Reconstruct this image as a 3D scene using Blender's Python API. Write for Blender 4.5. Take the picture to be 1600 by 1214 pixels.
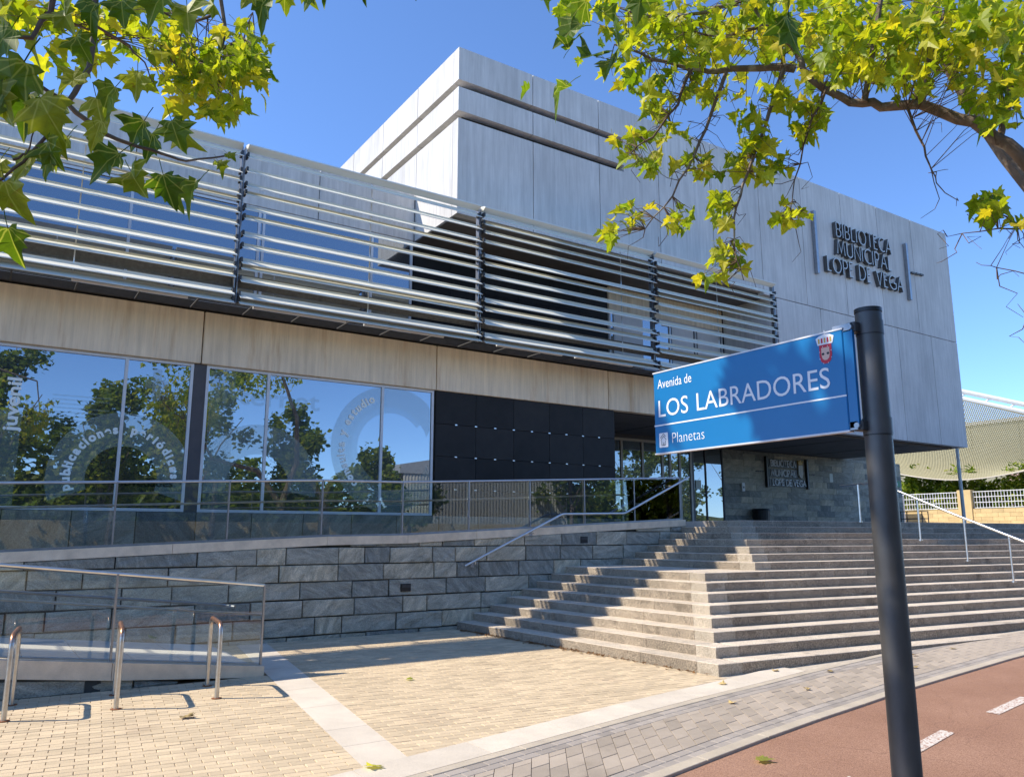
import bpy, math, random
import numpy as np
from mathutils import Vector, Matrix

sc = bpy.context.scene
for o in list(bpy.data.objects): bpy.data.objects.remove(o)

# ------------------------------------------------------------------ camera, sky, sun, exposure
EYE = 1.755; PITCH = math.radians(10.521); YAW = math.radians(33.512); FPX = 1238.0
cam_d = bpy.data.cameras.new('camera'); cam = bpy.data.objects.new('camera', cam_d)
sc.collection.objects.link(cam); sc.camera = cam
cam_d.sensor_fit = 'HORIZONTAL'; cam_d.sensor_width = 36.0; cam_d.lens = 36.0 * FPX / 1600.0
cam_d.clip_start = 0.05; cam_d.clip_end = 3000
cam.location = (0, 0, EYE); cam.rotation_euler = (math.pi / 2 + PITCH, 0, -YAW)

SUN = Vector((-0.86, 0.46, 1.0)).normalized()
world = bpy.data.worlds.new('World'); sc.world = world; world.use_nodes = True
wn = world.node_tree.nodes; wl = world.node_tree.links; wn.clear()
sky = wn.new('ShaderNodeTexSky'); sky.sky_type = 'NISHITA'; sky.sun_disc = False
sky.sun_elevation = math.asin(SUN.z); sky.sun_rotation = math.atan2(SUN.x, SUN.y)
sky.altitude = 600; sky.air_density = 0.72; sky.dust_density = 0.0; sky.ozone_density = 8.0
bg = wn.new('ShaderNodeBackground'); bg.inputs['Strength'].default_value = 0.15
wo = wn.new('ShaderNodeOutputWorld')
wl.new(sky.outputs[0], bg.inputs['Color']); wl.new(bg.outputs[0], wo.inputs['Surface'])
sun_d = bpy.data.lights.new('sun', 'SUN'); sun_d.energy = 3.0; sun_d.angle = math.radians(0.5); sun_d.color = (1.0, 0.91, 0.76)
sun = bpy.data.objects.new('sun', sun_d); sc.collection.objects.link(sun)
sun.rotation_euler = (-SUN).to_track_quat('-Z', 'Y').to_euler(); sun.location = (-20, 10, 25)
vs = sc.view_settings; vs.view_transform = 'Standard'; vs.look = 'None'; vs.gamma = 1.0; vs.use_curve_mapping = False
vs.exposure = 1.12
sc.cycles.max_bounces = 8; sc.cycles.transparent_max_bounces = 24
sc.cycles.caustics_reflective = False; sc.cycles.caustics_refractive = False

rnd = random.Random(7)
COL = sc.collection

# ------------------------------------------------------------------ helpers
_fh = np.array([math.sin(YAW), math.cos(YAW), 0]); _rt = np.array([math.cos(YAW), -math.sin(YAW), 0]); _u = np.array([0, 0, 1.0])
_fw = _fh * math.cos(PITCH) + _u * math.sin(PITCH); _up = -_fh * math.sin(PITCH) + _u * math.cos(PITCH)
def P(px, py, d):
    """point seen at photograph position (px, py), d metres away horizontally"""
    r = _fw * FPX + _rt * (px - 800) - _up * (py - 607)
    r = r * (d / math.hypot(r[0], r[1]))
    return Vector((r[0], r[1], r[2] + EYE))

W = {}
def _place(o, c, parent):
    W[o] = Vector(c)
    if parent is not None:
        o.parent = parent; o.location = Vector(c) - W[parent]
    else: o.location = c
def obj(name, verts, faces, mat, parent=None, smooth=False, origin=None):
    vs_ = [Vector(v) for v in verts]
    if origin is None:
        lo = Vector([min(v[i] for v in vs_) for i in range(3)]); hi = Vector([max(v[i] for v in vs_) for i in range(3)])
        origin = (lo + hi) / 2
        origin.z = lo.z
    origin = Vector(origin)
    me = bpy.data.meshes.new(name); me.from_pydata([v - origin for v in vs_], [], faces); me.update()
    if mat is not None: me.materials.append(mat)
    if smooth:
        me.polygons.foreach_set('use_smooth', [True] * len(me.polygons)); me.set_sharp_from_angle(angle=math.radians(42))
    o = bpy.data.objects.new(name, me); COL.objects.link(o); _place(o, origin, parent)
    return o
def inst(name, me, loc, parent=None, rot=None, scale=None):
    o = bpy.data.objects.new(name, me); COL.objects.link(o); _place(o, loc, parent)
    if rot is not None: o.rotation_euler = rot
    if scale is not None: o.scale = scale
    return o
def thing(name, loc, label, cat, group=None):
    o = bpy.data.objects.new(name, None); o.empty_display_size = 0.3; COL.objects.link(o); _place(o, loc, None)
    return tag(o, label, cat, group)
def tag(o, label, cat, group=None):
    o['label'] = label; o['category'] = cat
    if group: o['group'] = group
    return o
def kind(o, k): o['kind'] = k; return o

class MB:
    def __init__(s): s.v = []; s.f = []
    def add(s, v, f):
        n = len(s.v); s.v += [tuple(x) for x in v]; s.f += [tuple(i + n for i in q) for q in f]; return s
    def hexa(s, b, t):   # bottom 4, top 4 (same winding, ccw from above)
        return s.add(list(b) + list(t), [(3, 2, 1, 0), (4, 5, 6, 7), (0, 1, 5, 4), (1, 2, 6, 5), (2, 3, 7, 6), (3, 0, 4, 7)])
    def box(s, x0, x1, y0, y1, z0, z1):
        return s.hexa([(x0, y0, z0), (x1, y0, z0), (x1, y1, z0), (x0, y1, z0)], [(x0, y0, z1), (x1, y0, z1), (x1, y1, z1), (x0, y1, z1)])
    def bev(s, x0, x1, y0, y1, z0, z1, c=.008):
        """box with chamfered edges (24 verts)"""
        V = []; 
        X = (x0, x1); Y = (y0, y1); Z = (z0, z1)
        idx = {}
        for i in (0, 1):
            for j in (0, 1):
                for k in (0, 1):
                    sx = c if i == 0 else -c; sy = c if j == 0 else -c; sz = c if k == 0 else -c
                    idx[(i, j, k)] = len(V)
                    V += [(X[i], Y[j] + sy, Z[k] + sz), (X[i] + sx, Y[j], Z[k] + sz), (X[i] + sx, Y[j] + sy, Z[k])]
        g = lambda i, j, k, a: idx[(i, j, k)] + a
        F = [tuple(g(0, j, k, 0) for j, k in ((0, 0), (0, 1), (1, 1), (1, 0))), tuple(g(1, j, k, 0) for j, k in ((0, 0), (1, 0), (1, 1), (0, 1))),
             tuple(g(i, 0, k, 1) for i, k in ((0, 0), (1, 0), (1, 1), (0, 1))), tuple(g(i, 1, k, 1) for i, k in ((0, 0), (0, 1), (1, 1), (1, 0))),
             tuple(g(i, j, 0, 2) for i, j in ((0, 0), (0, 1), (1, 1), (1, 0))), tuple(g(i, j, 1, 2) for i, j in ((0, 0), (1, 0), (1, 1), (0, 1)))]
        for j in (0, 1):
            for k in (0, 1): F.append((g(0, j, k, 1), g(1, j, k, 1), g(1, j, k, 2), g(0, j, k, 2)))
        for i in (0, 1):
            for k in (0, 1): F.append((g(i, 0, k, 0), g(i, 1, k, 0), g(i, 1, k, 2), g(i, 0, k, 2)))
        for i in (0, 1):
            for j in (0, 1): F.append((g(i, j, 0, 0), g(i, j, 1, 0), g(i, j, 1, 1), g(i, j, 0, 1)))
        for i in (0, 1):
            for j in (0, 1):
                for k in (0, 1): F.append((g(i, j, k, 0), g(i, j, k, 1), g(i, j, k, 2)))
        return s.add(V, F)
    def poly(s, pts, z0, z1):        # vertical prism over a plan polygon
        n = len(pts); b = [(p[0], p[1], z0) for p in pts]; t = [(p[0], p[1], z1) for p in pts]
        return s.add(b + t, [tuple(range(n - 1, -1, -1)), tuple(range(n, 2 * n))] + [(i, (i + 1) % n, n + (i + 1) % n, n + i) for i in range(n)])
    def prism_y(s, pts, y0, y1):     # polygon in x,z extruded in y
        n = len(pts); a = [(p[0], y0, p[1]) for p in pts]; b = [(p[0], y1, p[1]) for p in pts]
        return s.add(a + b, [tuple(range(n)), tuple(range(2 * n - 1, n - 1, -1))] + [(i, n + i, n + (i + 1) % n, (i + 1) % n) for i in range(n)])
    def prism_x(s, pts, x0, x1):     # polygon in y,z extruded in x
        n = len(pts); a = [(x0, p[0], p[1]) for p in pts]; b = [(x1, p[0], p[1]) for p in pts]
        return s.add(a + b, [tuple(range(n - 1, -1, -1)), tuple(range(n, 2 * n))] + [(i, (i + 1) % n, n + (i + 1) % n, n + i) for i in range(n)])
    def tube(s, pts, r, n=8, r2=None, caps=True):
        pts = [Vector(p) for p in pts]; m = len(pts); rings = []
        prev = None
        for i, p in enumerate(pts):
            d = (pts[min(i + 1, m - 1)] - pts[max(i - 1, 0)]).normalized()
            if prev is None:
                a = d.cross(Vector((0, 0, 1)))
                if a.length < 1e-3: a = d.cross(Vector((1, 0, 0)))
            else: a = prev - d * prev.dot(d)
            a.normalize(); prev = a; b = d.cross(a)
            if isinstance(r, (list, tuple)): rr = r[i]
            else: rr = r if r2 is None else r + (r2 - r) * i / (m - 1)
            rings.append([p + (a * math.cos(2 * math.pi * k / n) + b * math.sin(2 * math.pi * k / n)) * rr for k in range(n)])
        V = [v for R_ in rings for v in R_]
        F = [(i * n + k, i * n + (k + 1) % n, (i + 1) * n + (k + 1) % n, (i + 1) * n + k) for i in range(m - 1) for k in range(n)]
        if caps: F += [tuple(range(n - 1, -1, -1)), tuple((m - 1) * n + k for k in range(n))]
        return s.add(V, F)
    def build(s, name, mat, parent=None, smooth=False, origin=None):
        return obj(name, s.v, s.f, mat, parent, smooth, origin)

def bent(pts, r=.06, n=5):
    """round the corners of a polyline"""
    pts = [Vector(p) for p in pts]; out = [pts[0]]
    for i in range(1, len(pts) - 1):
        a = (pts[i - 1] - pts[i]).normalized() * r; b = (pts[i + 1] - pts[i]).normalized() * r
        for k in range(n + 1):
            t = k / n; out.append(pts[i] + a * (1 - t) ** 2 + b * t ** 2)
    return out + [pts[-1]]

# ------------------------------------------------------------------ materials
M = {}
def nt(name):
    m = bpy.data.materials.new(name); m.use_nodes = True; n = m.node_tree.nodes; n.clear()
    out = n.new('ShaderNodeOutputMaterial'); M[name] = m
    return m, n, m.node_tree.links, out
def ramp(n, l, src, stops):
    r = n.new('ShaderNodeValToRGB'); e = r.color_ramp.elements
    while len(e) < len(stops): e.new(0.5)
    for i, (p, c) in enumerate(stops):
        e[i].position = p; e[i].color = (*c, 1) if len(c) == 3 else c
    l.new(src, r.inputs[0]); return r.outputs[0]
def noise(n, l, scale, stretch=(1, 1, 1), detail=4, rough=.6, obj_space=False):
    if obj_space: t = n.new('ShaderNodeTexCoord').outputs['Object']
    else: t = n.new('ShaderNodeNewGeometry').outputs['Position']
    mp = n.new('ShaderNodeMapping'); mp.inputs['Scale'].default_value = stretch; l.new(t, mp.inputs[0])
    x = n.new('ShaderNodeTexNoise'); x.inputs['Scale'].default_value = scale; x.inputs['Detail'].default_value = detail; x.inputs['Roughness'].default_value = rough
    l.new(mp.outputs[0], x.inputs['Vector']); return x.outputs['Fac']
def mixc(n, l, a, b, fac, mode='MIX'):
    m = n.new('ShaderNodeMix'); m.data_type = 'RGBA'; m.blend_type = mode
    for sock, v in ((m.inputs[0], fac), (m.inputs[6], a), (m.inputs[7], b)):
        if isinstance(v, (int, float)): sock.default_value = v
        elif isinstance(v, tuple): sock.default_value = (*v, 1) if len(v) == 3 else v
        else: l.new(v, sock)
    return m.outputs[2]
def pbr(n, l, out, col, rough=.6, metal=0.0, spec=.5, bump=None, bstr=.3, bdist=.01):
    b = n.new('ShaderNodeBsdfPrincipled')
    if isinstance(col, tuple): b.inputs['Base Color'].default_value = (*col, 1)
    else: l.new(col, b.inputs['Base Color'])
    if isinstance(rough, (int, float)): b.inputs['Roughness'].default_value = rough
    else: l.new(rough, b.inputs['Roughness'])
    b.inputs['Metallic'].default_value = metal; b.inputs['Specular IOR Level'].default_value = spec
    if bump is not None:
        bp = n.new('ShaderNodeBump'); bp.inputs['Strength'].default_value = bstr; bp.inputs['Distance'].default_value = bdist
        l.new(bump, bp.inputs['Height']); l.new(bp.outputs[0], b.inputs['Normal'])
    l.new(b.outputs[0], out.inputs['Surface']); return b
def mk(name, base, rough=.6, metal=0.0, var=.15, scale=6, stretch=(1, 1, 1), rv=0.0, isl=False, spec=.5, bump=0, bscale=60, fine=0.0, fscale=150, stain=None):
    """base colour with blotchy variation, per-object/per-piece variation, optional speckle, stain and relief"""
    m, n, l, out = nt(name)
    lo = tuple(c * (1 - var) for c in base); hi = tuple(min(1, c * (1 + var)) for c in base)
    col = ramp(n, l, noise(n, l, scale, stretch), [(.3, lo), (.7, hi)])
    if fine:
        f = ramp(n, l, noise(n, l, fscale, (1, 1, 1), 2), [(.35, (1 - fine,) * 3), (.65, (1 + fine,) * 3)])
        col = mixc(n, l, col, f, 1.0, 'MULTIPLY')
    if stain:
        sc_, st_, c_, lo_, hi_ = stain
        fac = ramp(n, l, noise(n, l, sc_, st_, 5), [(lo_, (0, 0, 0)), (hi_, (1, 1, 1))])
        col = mixc(n, l, col, c_, fac)
    if rv:
        src = n.new('ShaderNodeNewGeometry').outputs['Random Per Island'] if isl else n.new('ShaderNodeObjectInfo').outputs['Random']
        f = ramp(n, l, src, [(0, (1 - rv,) * 3), (1, (1 + rv,) * 3)])
        col = mixc(n, l, col, f, 1.0, 'MULTIPLY')
    bp = noise(n, l, bscale, (1, 1, 1), 4) if bump else None
    pbr(n, l, out, col, rough, metal, spec, bp, bump)
    return m

# precast concrete: board streaks running down
def concrete(name, base, streak, warm, st_lo=.52, st_hi=.75, amount=1.0):
    m, n, l, out = nt(name)
    a = ramp(n, l, noise(n, l, 9, (1, 1, .06), 5, .7), [(.28, tuple(c * .80 for c in base)), (.72, tuple(c * 1.12 for c in base))])
    b = ramp(n, l, noise(n, l, .9, (1, 1, .6), 4), [(.3, (.88,) * 3), (.7, (1.08,) * 3)])
    col = mixc(n, l, a, b, 1.0, 'MULTIPLY')
    f = ramp(n, l, noise(n, l, 3.2, (1, 1, .09), 5, .7), [(st_lo, (0, 0, 0)), (st_hi, (amount,) * 3)])
    col = mixc(n, l, col, streak, f)
    f2 = ramp(n, l, noise(n, l, 24, (1, 1, .03), 3), [(.55, (0, 0, 0)), (.8, (.35,) * 3)])
    col = mixc(n, l, col, warm, f2)
    rv = ramp(n, l, n.new('ShaderNodeObjectInfo').outputs['Random'], [(0, (.94,) * 3), (1, (1.05,) * 3)])
    col = mixc(n, l, col, rv, 1.0, 'MULTIPLY')
    pbr(n, l, out, col, .8, 0, .3, noise(n, l, 14, (1, 1, .15), 6), .25, .02)
concrete('concrete', (.65, .63, .60), (.45, .435, .415), (.75, .73, .70), .53, .8, .6)
concrete('concrete_beige', (.88, .74, .55), (.52, .32, .15), (.92, .82, .66), .56, .80, .8)
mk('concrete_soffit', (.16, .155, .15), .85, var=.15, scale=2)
mk('slot_dark', (.05, .046, .042), .9)
mk('coping', (.78, .64, .47), .8, var=.14, scale=5, fine=.12, bump=.25, bscale=120, rv=.06)
mk('cladding', (.021, .0195, .0185), .55, var=.2, scale=3, rv=.25, spec=.25)
mk('slat', (.74, .73, .65), .7, metal=.0, var=.06, scale=2, stretch=(.3, 3, 3), rv=.06, spec=.2)
mk('steel', (.74, .74, .73), .30, metal=1.0, var=.08, scale=12, bump=.04)
mk('steel_dull', (.34, .35, .37), .40, metal=.9, var=.12, scale=8)
mk('dark_steel', (.055, .056, .058), .5, metal=.4, var=.2, scale=8)
m, n, l, out = nt('hoop_steel')
hc = ramp(n, l, noise(n, l, 14), [(.3, (.46, .44, .40)), (.7, (.62, .60, .55))])
sz_ = n.new('ShaderNodeSeparateXYZ'); l.new(n.new('ShaderNodeNewGeometry').outputs['Position'], sz_.inputs[0])
ad_ = n.new('ShaderNodeMath'); ad_.operation = 'MULTIPLY_ADD'; ad_.inputs[1].default_value = .25; l.new(noise(n, l, 18), ad_.inputs[0]); l.new(sz_.outputs[2], ad_.inputs[2])
hc = mixc(n, l, hc, (.42, .17, .065), ramp(n, l, ad_.outputs[0], [(.84, (0, 0, 0)), (.90, (.85,) * 3)]))
pbr(n, l, out, hc, .34, .85)
mk('rust', (.24, .09, .035), .8, var=.3, scale=30)
mk('frame_white', (.66, .67, .68), .45, metal=.2, var=.05)
mk('frame_beige', (.50, .45, .38), .5, var=.08)
mk('frame_dark', (.075, .07, .075), .5, var=.1)
mk('deck_dark', (.075, .075, .078), .7, var=.2, scale=6)
mk('gutter', (.14, .145, .145), .7, var=.25, scale=14)
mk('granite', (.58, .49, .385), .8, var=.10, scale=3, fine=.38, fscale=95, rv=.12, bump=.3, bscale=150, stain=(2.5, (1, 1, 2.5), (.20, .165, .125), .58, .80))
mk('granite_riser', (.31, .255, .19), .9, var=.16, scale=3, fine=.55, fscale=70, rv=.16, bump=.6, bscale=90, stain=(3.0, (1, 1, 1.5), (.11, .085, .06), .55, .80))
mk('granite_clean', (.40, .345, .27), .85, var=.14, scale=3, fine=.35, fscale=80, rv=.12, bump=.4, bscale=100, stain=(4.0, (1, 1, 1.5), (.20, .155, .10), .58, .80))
mk('granite_strip', (.62, .54, .44), .8, var=.10, scale=2.5, fine=.12, fscale=140, rv=.06, bump=.12, bscale=160)
mk('paver', (.575, .45, .295), .85, var=.10, scale=1.2, fine=.16, fscale=120, rv=.12, bump=.25, bscale=140, stain=(1.7, (1, 1, 1), (.44, .33, .22), .56, .80))
mk('paver_set', (.575, .45, .295), .85, var=.10, scale=1.2, fine=.16, fscale=120, rv=.12, isl=True, bump=.25, bscale=140, stain=(1.7, (1, 1, 1), (.44, .33, .22), .56, .80))
mk('joint_sand', (.27, .20, .135), .95, var=.2, scale=30)
mk('grey_paver', (.38, .315, .25), .85, var=.12, scale=1.5, fine=.12, fscale=140, rv=.14, stain=(1.4, (1, 1, 1), (.24, .195, .15), .55, .8), bump=.2, bscale=140)
mk('band_paver', (.34, .295, .255), .85, var=.10, scale=1.5, fine=.10, fscale=140, rv=.15, isl=True, bump=.2, bscale=140)
mk('grey_joint', (.50, .43, .34), .95, var=.2, scale=20)
mk('kerb', (.47, .40, .31), .85, var=.12, scale=3, fine=.12, bump=.2)
mk('ramp_tile', (.60, .55, .49), .7, var=.05, scale=3, rv=.06)
mk('earth', (.22, .19, .14), .95, var=.25, scale=.4)
mk('platform', (.34, .31, .27), .8, var=.1, scale=2, fine=.2, fscale=90)
mk('yellow_block', (.62, .45, .22), .85, var=.10, scale=3, rv=.12, bump=.2, bscale=30)
mk('yellow_joint', (.46, .34, .18), .9)
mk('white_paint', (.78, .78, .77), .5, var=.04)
mk('black_plastic', (.012, .012, .013), .4)
mk('paper', (.72, .74, .66), .7, var=.05)
mk('green_sign', (.02, .22, .10), .5)
mk('pink_wall', (.55, .38, .31), .85, var=.08)
mk('pole', (.098, .094, .09), .45, metal=.5, var=.25, scale=9, stretch=(1, 1, .4), stain=(30, (1, 1, .25), (.30, .30, .28), .72, .80))
mk('sign_blue', (.003, .155, .39), .30, var=.03, spec=.5)
mk('sign_white', (.80, .82, .84), .5, var=.02)
mk('red_enamel', (.55, .02, .05), .5)
mk('gold', (.60, .38, .08), .5)
mk('skin_print', (.72, .50, .40), .6)
mk('letter_front_lit', (.50, .49, .46), .4, metal=.3)  # letter fronts coloured lighter than the sides, for the light they catch
mk('letter_face', (.10, .098, .095), .5, metal=.3, var=.1)
mk('bark', (.17, .125, .09), .9, var=.35, scale=9, stretch=(1, 1, .5), bump=.6, bscale=25, stain=(5, (1, 1, .6), (.36, .31, .23), .56, .66))
mk('twig', (.13, .085, .055), .9, var=.3, scale=20)
mk('bulb', (.10, .05, .02), .9)
mk('net', (.36, .33, .20), .9, var=.1)
mk('hall_wall', (.27, .26, .19), .9, var=.12, scale=.6)
mk('post_galv', (.45, .47, .46), .5, metal=.5)
mk('corrugated', (.52, .50, .45), .6, var=.08)
mk('roof_grey', (.40, .41, .42), .6)
mk('interior', (.05, .05, .055), .9)
mk('street_asphalt', (.06, .06, .062), .9, fine=.2)
mk('dry_leaf', (.42, .30, .12), .8, var=.3, scale=30, rv=.35)
mk('litter', (.20, .10, .035), .9, var=.4, scale=40, rv=.4, isl=True)

# stone with slanting veins
def stone(name, a, b, c, scale=3.0):
    m, n, l, out = nt(name)
    oi = n.new('ShaderNodeObjectInfo').outputs['Random']
    g = n.new('ShaderNodeNewGeometry').outputs['Position']
    cmb = n.new('ShaderNodeCombineXYZ'); mul = n.new('ShaderNodeMath'); mul.operation = 'MULTIPLY'; mul.inputs[1].default_value = 40
    l.new(oi, mul.inputs[0]); l.new(mul.outputs[0], cmb.inputs[0]); l.new(mul.outputs[0], cmb.inputs[2])
    ad = n.new('ShaderNodeVectorMath'); ad.operation = 'ADD'; l.new(g, ad.inputs[0]); l.new(cmb.outputs[0], ad.inputs[1])
    # vein tilt differs from stone to stone
    rt_ = n.new('ShaderNodeVectorRotate'); rt_.rotation_type = 'Y_AXIS'; ang = n.new('ShaderNodeMath'); ang.operation = 'MULTIPLY_ADD'
    ang.inputs[1].default_value = 2.6; ang.inputs[2].default_value = -1.3; l.new(oi, ang.inputs[0]); l.new(ad.outputs[0], rt_.inputs['Vector']); l.new(ang.outputs[0], rt_.inputs['Angle'])
    mp = n.new('ShaderNodeMapping'); mp.inputs['Scale'].default_value = (.8, 1, 2.6); l.new(rt_.outputs[0], mp.inputs[0])
    x = n.new('ShaderNodeTexNoise'); x.inputs['Scale'].default_value = scale; x.inputs['Detail'].default_value = 7; x.inputs['Roughness'].default_value = .72; x.inputs['Distortion'].default_value = .6
    l.new(mp.outputs[0], x.inputs['Vector'])
    col = ramp(n, l, x.outputs['Fac'], [(.30, a), (.52, b), (.72, c)])
    f = ramp(n, l, oi, [(0, (.58, .62, .66)), (.5, (1.0, 1.0, .98)), (1, (1.35, 1.25, 1.1))])
    col = mixc(n, l, col, f, 1.0, 'MULTIPLY')
    st = ramp(n, l, noise(n, l, 2.2, (1, 1, 1.6), 5), [(.60, (0, 0, 0)), (.78, (.6,) * 3)])
    col = mixc(n, l, col, (.05, .055, .05), st)
    gr_ = ramp(n, l, noise(n, l, 55, (1, 1, 1.4), 4, .75), [(.32, (.62,) * 3), (.5, (1.0,) * 3), (.7, (1.35, 1.33, 1.25))])
    col = mixc(n, l, col, gr_, 1.0, 'MULTIPLY')
    hb = n.new('ShaderNodeMath'); hb.operation = 'MULTIPLY_ADD'; hb.inputs[1].default_value = .6; l.new(noise(n, l, 30, (1, 1, 1), 5, .7), hb.inputs[0]); l.new(x.outputs['Fac'], hb.inputs[2])
    pbr(n, l, out, col, .8, 0, .35, hb.outputs[0], .9, .035)
stone('slate', (.24, .235, .20), (.44, .425, .36), (.68, .64, .54))
stone('slate_tile', (.27, .25, .205), (.41, .385, .32), (.58, .54, .46), 2.0)
stone('plinth_stone', (.16, .155, .13), (.26, .25, .215), (.38, .36, .31), 2.0)
mk('mortar_dark', (.055, .06, .058), .95, var=.3, scale=8)

# red cycle track: grains, patches, fine cracks
m, n, l, out = nt('cycle_red')
c1 = ramp(n, l, noise(n, l, .7, (1, 1, 1), 5), [(.3, (.29, .155, .10)), (.7, (.37, .21, .14))])
c2 = ramp(n, l, noise(n, l, 130, (1, 1, 1), 2), [(.30, (.55, .5, .5)), (.5, (1, 1, 1)), (.72, (1.45, 1.5, 1.5))])
cc = mixc(n, l, c1, c2, 1.0, 'MULTIPLY')
vo = n.new('ShaderNodeTexVoronoi'); vo.feature = 'DISTANCE_TO_EDGE'; vo.inputs['Scale'].default_value = .55
gp = n.new('ShaderNodeNewGeometry').outputs['Position']
wv = n.new('ShaderNodeTexNoise'); wv.inputs['Scale'].default_value = 3; l.new(gp, wv.inputs['Vector'])
av = n.new('ShaderNodeVectorMath'); av.operation = 'MULTIPLY_ADD'; av.inputs[1].default_value = (.35, .35, 0); l.new(wv.outputs['Color'], av.inputs[0]); l.new(gp, av.inputs[2]); l.new(av.outputs[0], vo.inputs['Vector'])
crk = ramp(n, l, vo.outputs['Distance'], [(0, (.4,) * 3), (.004, (0, 0, 0))])
cc = mixc(n, l, cc, (.16, .08, .055), crk)
pbr(n, l, out, cc, .9, 0, .3, noise(n, l, 150, (1, 1, 1), 3), .6, .01)
# worn road paint
m, n, l, out = nt('worn_paint')
f = ramp(n, l, noise(n, l, 45, (1, 1, 1), 5), [(.40, (.34, .17, .11)), (.52, (.66, .60, .54))])
pbr(n, l, out, f, .85, 0, .3)

def glass_mat(name, refl, tint, dark=None, rough=.0):
    """window: mirror-like coat over a dark room; or clear pane when dark is None"""
    m, n, l, out = nt(name)
    g = n.new('ShaderNodeBsdfGlossy'); g.inputs['Roughness'].default_value = rough; g.inputs['Color'].default_value = (.86, .93, 1.0, 1)
    if dark:
        b = n.new('ShaderNodeBsdfPrincipled'); b.inputs['Base Color'].default_value = (*dark, 1); b.inputs['Roughness'].default_value = .3
        base = b.outputs[0]; fac = None
    else:
        b = n.new('ShaderNodeBsdfTransparent'); b.inputs['Color'].default_value = (*tint, 1); base = b.outputs[0]
    lw = n.new('ShaderNodeFresnel'); lw.inputs['IOR'].default_value = 1.5
    ma = n.new('ShaderNodeMath'); ma.operation = 'ADD'; ma.use_clamp = True; ma.inputs[1].default_value = refl; l.new(lw.outputs[0], ma.inputs[0])
    mx = n.new('ShaderNodeMixShader'); l.new(ma.outputs[0], mx.inputs[0]); l.new(base, mx.inputs[1]); l.new(g.outputs[0], mx.inputs[2])
    l.new(mx.outputs[0], out.inputs['Surface'])
glass_mat('window_glass', .30, None, (.012, .018, .020))
glass_mat('upper_glass', .26, None, (.010, .016, .022))
glass_mat('door_glass', .22, None, (.012, .014, .014))
glass_mat('rail_glass', .02, (.95, .98, .97))
def film(name, col, opacity):
    m, n, l, out = nt(name)
    d = n.new('ShaderNodeBsdfDiffuse'); d.inputs['Color'].default_value = (*col, 1)
    t = n.new('ShaderNodeBsdfTransparent'); mx = n.new('ShaderNodeMixShader'); mx.inputs[0].default_value = opacity
    l.new(t.outputs[0], mx.inputs[1]); l.new(d.outputs[0], mx.inputs[2]); l.new(mx.outputs[0], out.inputs['Surface'])
film('film_ring', (.60, .74, .70), .21); film('film_text', (.90, .97, .93), 1.0); film('film_faint', (.55, .70, .66), .16); film('film_dark', (.01, .015, .012), .7)

def leaf_mat(name, stops, isl, trans=.45):
    m, n, l, out = nt(name)
    src = n.new('ShaderNodeNewGeometry').outputs['Random Per Island'] if isl else n.new('ShaderNodeObjectInfo').outputs['Random']
    col = ramp(n, l, src, stops)
    f = ramp(n, l, noise(n, l, 28, (1, 1, 1), 3), [(.35, (.8, .8, .8)), (.7, (1.12, 1.1, 1.0))])
    col = mixc(n, l, col, f, 1.0, 'MULTIPLY')
    if not isl:
        at = n.new('ShaderNodeAttribute'); at.attribute_name = 'leaf_uv'; sp = n.new('ShaderNodeSeparateXYZ'); l.new(at.outputs['Vector'], sp.inputs[0])
        def mth(op, a, b=None):
            q = n.new('ShaderNodeMath'); q.operation = op
            for k, v in ((0, a), (1, b)):
                if v is None: continue
                if isinstance(v, (int, float)): q.inputs[k].default_value = v
                else: l.new(v, q.inputs[k])
            return q.outputs[0]
        ax_ = mth('ABSOLUTE', sp.outputs[0]); an = mth('ARCTAN2', ax_, sp.outputs[1]); rr = mth('SQRT', mth('ADD', mth('MULTIPLY', ax_, ax_), mth('MULTIPLY', sp.outputs[1], sp.outputs[1])))
        dd = mth('MINIMUM', an, mth('MINIMUM', mth('ABSOLUTE', mth('SUBTRACT', an, .66)), mth('ABSOLUTE', mth('SUBTRACT', an, 1.10))))
        vein = ramp(n, l, mth('MULTIPLY', dd, rr), [(.006, (.55,) * 3), (.022, (0, 0, 0))])
        col = mixc(n, l, col, (.50, .52, .16), vein)
        spot = ramp(n, l, noise(n, l, 46, (1, 1, 1), 3), [(.66, (0, 0, 0)), (.74, (.75,) * 3)])
        col = mixc(n, l, col, (.22, .12, .03), spot)
    p = n.new('ShaderNodeBsdfPrincipled'); p.inputs['Roughness'].default_value = .45; p.inputs['Specular IOR Level'].default_value = .35; l.new(col, p.inputs['Base Color'])
    t = n.new('ShaderNodeBsdfTranslucent'); c2 = mixc(n, l, col, (1.5, 1.45, .55), 1.0, 'MULTIPLY'); l.new(c2, t.inputs['Color'])
    mx = n.new('ShaderNodeMixShader'); mx.inputs[0].default_value = trans
    l.new(p.outputs[0], mx.inputs[1]); l.new(t.outputs[0], mx.inputs[2]); l.new(mx.outputs[0], out.inputs['Surface'])
BR = [(0, (.15, .25, .014)), (.4, (.32, .41, .022)), (.8, (.50, .51, .035)), (1, (.58, .50, .04))]
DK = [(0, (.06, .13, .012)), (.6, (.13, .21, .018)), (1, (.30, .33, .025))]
leaf_mat('leaf_bright', BR, False, .55); leaf_mat('leaf_bright_set', BR, True, .55)
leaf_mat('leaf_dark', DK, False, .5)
FO = [(0, (.09, .14, .02)), (.6, (.20, .27, .035)), (1, (.36, .37, .06))]
leaf_mat('foliage', FO, True, .5)
leaf_mat('hedge_leaf', [(0, (.09, .16, .015)), (.6, (.22, .30, .025)), (1, (.42, .44, .04))], True, .35)

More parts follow.
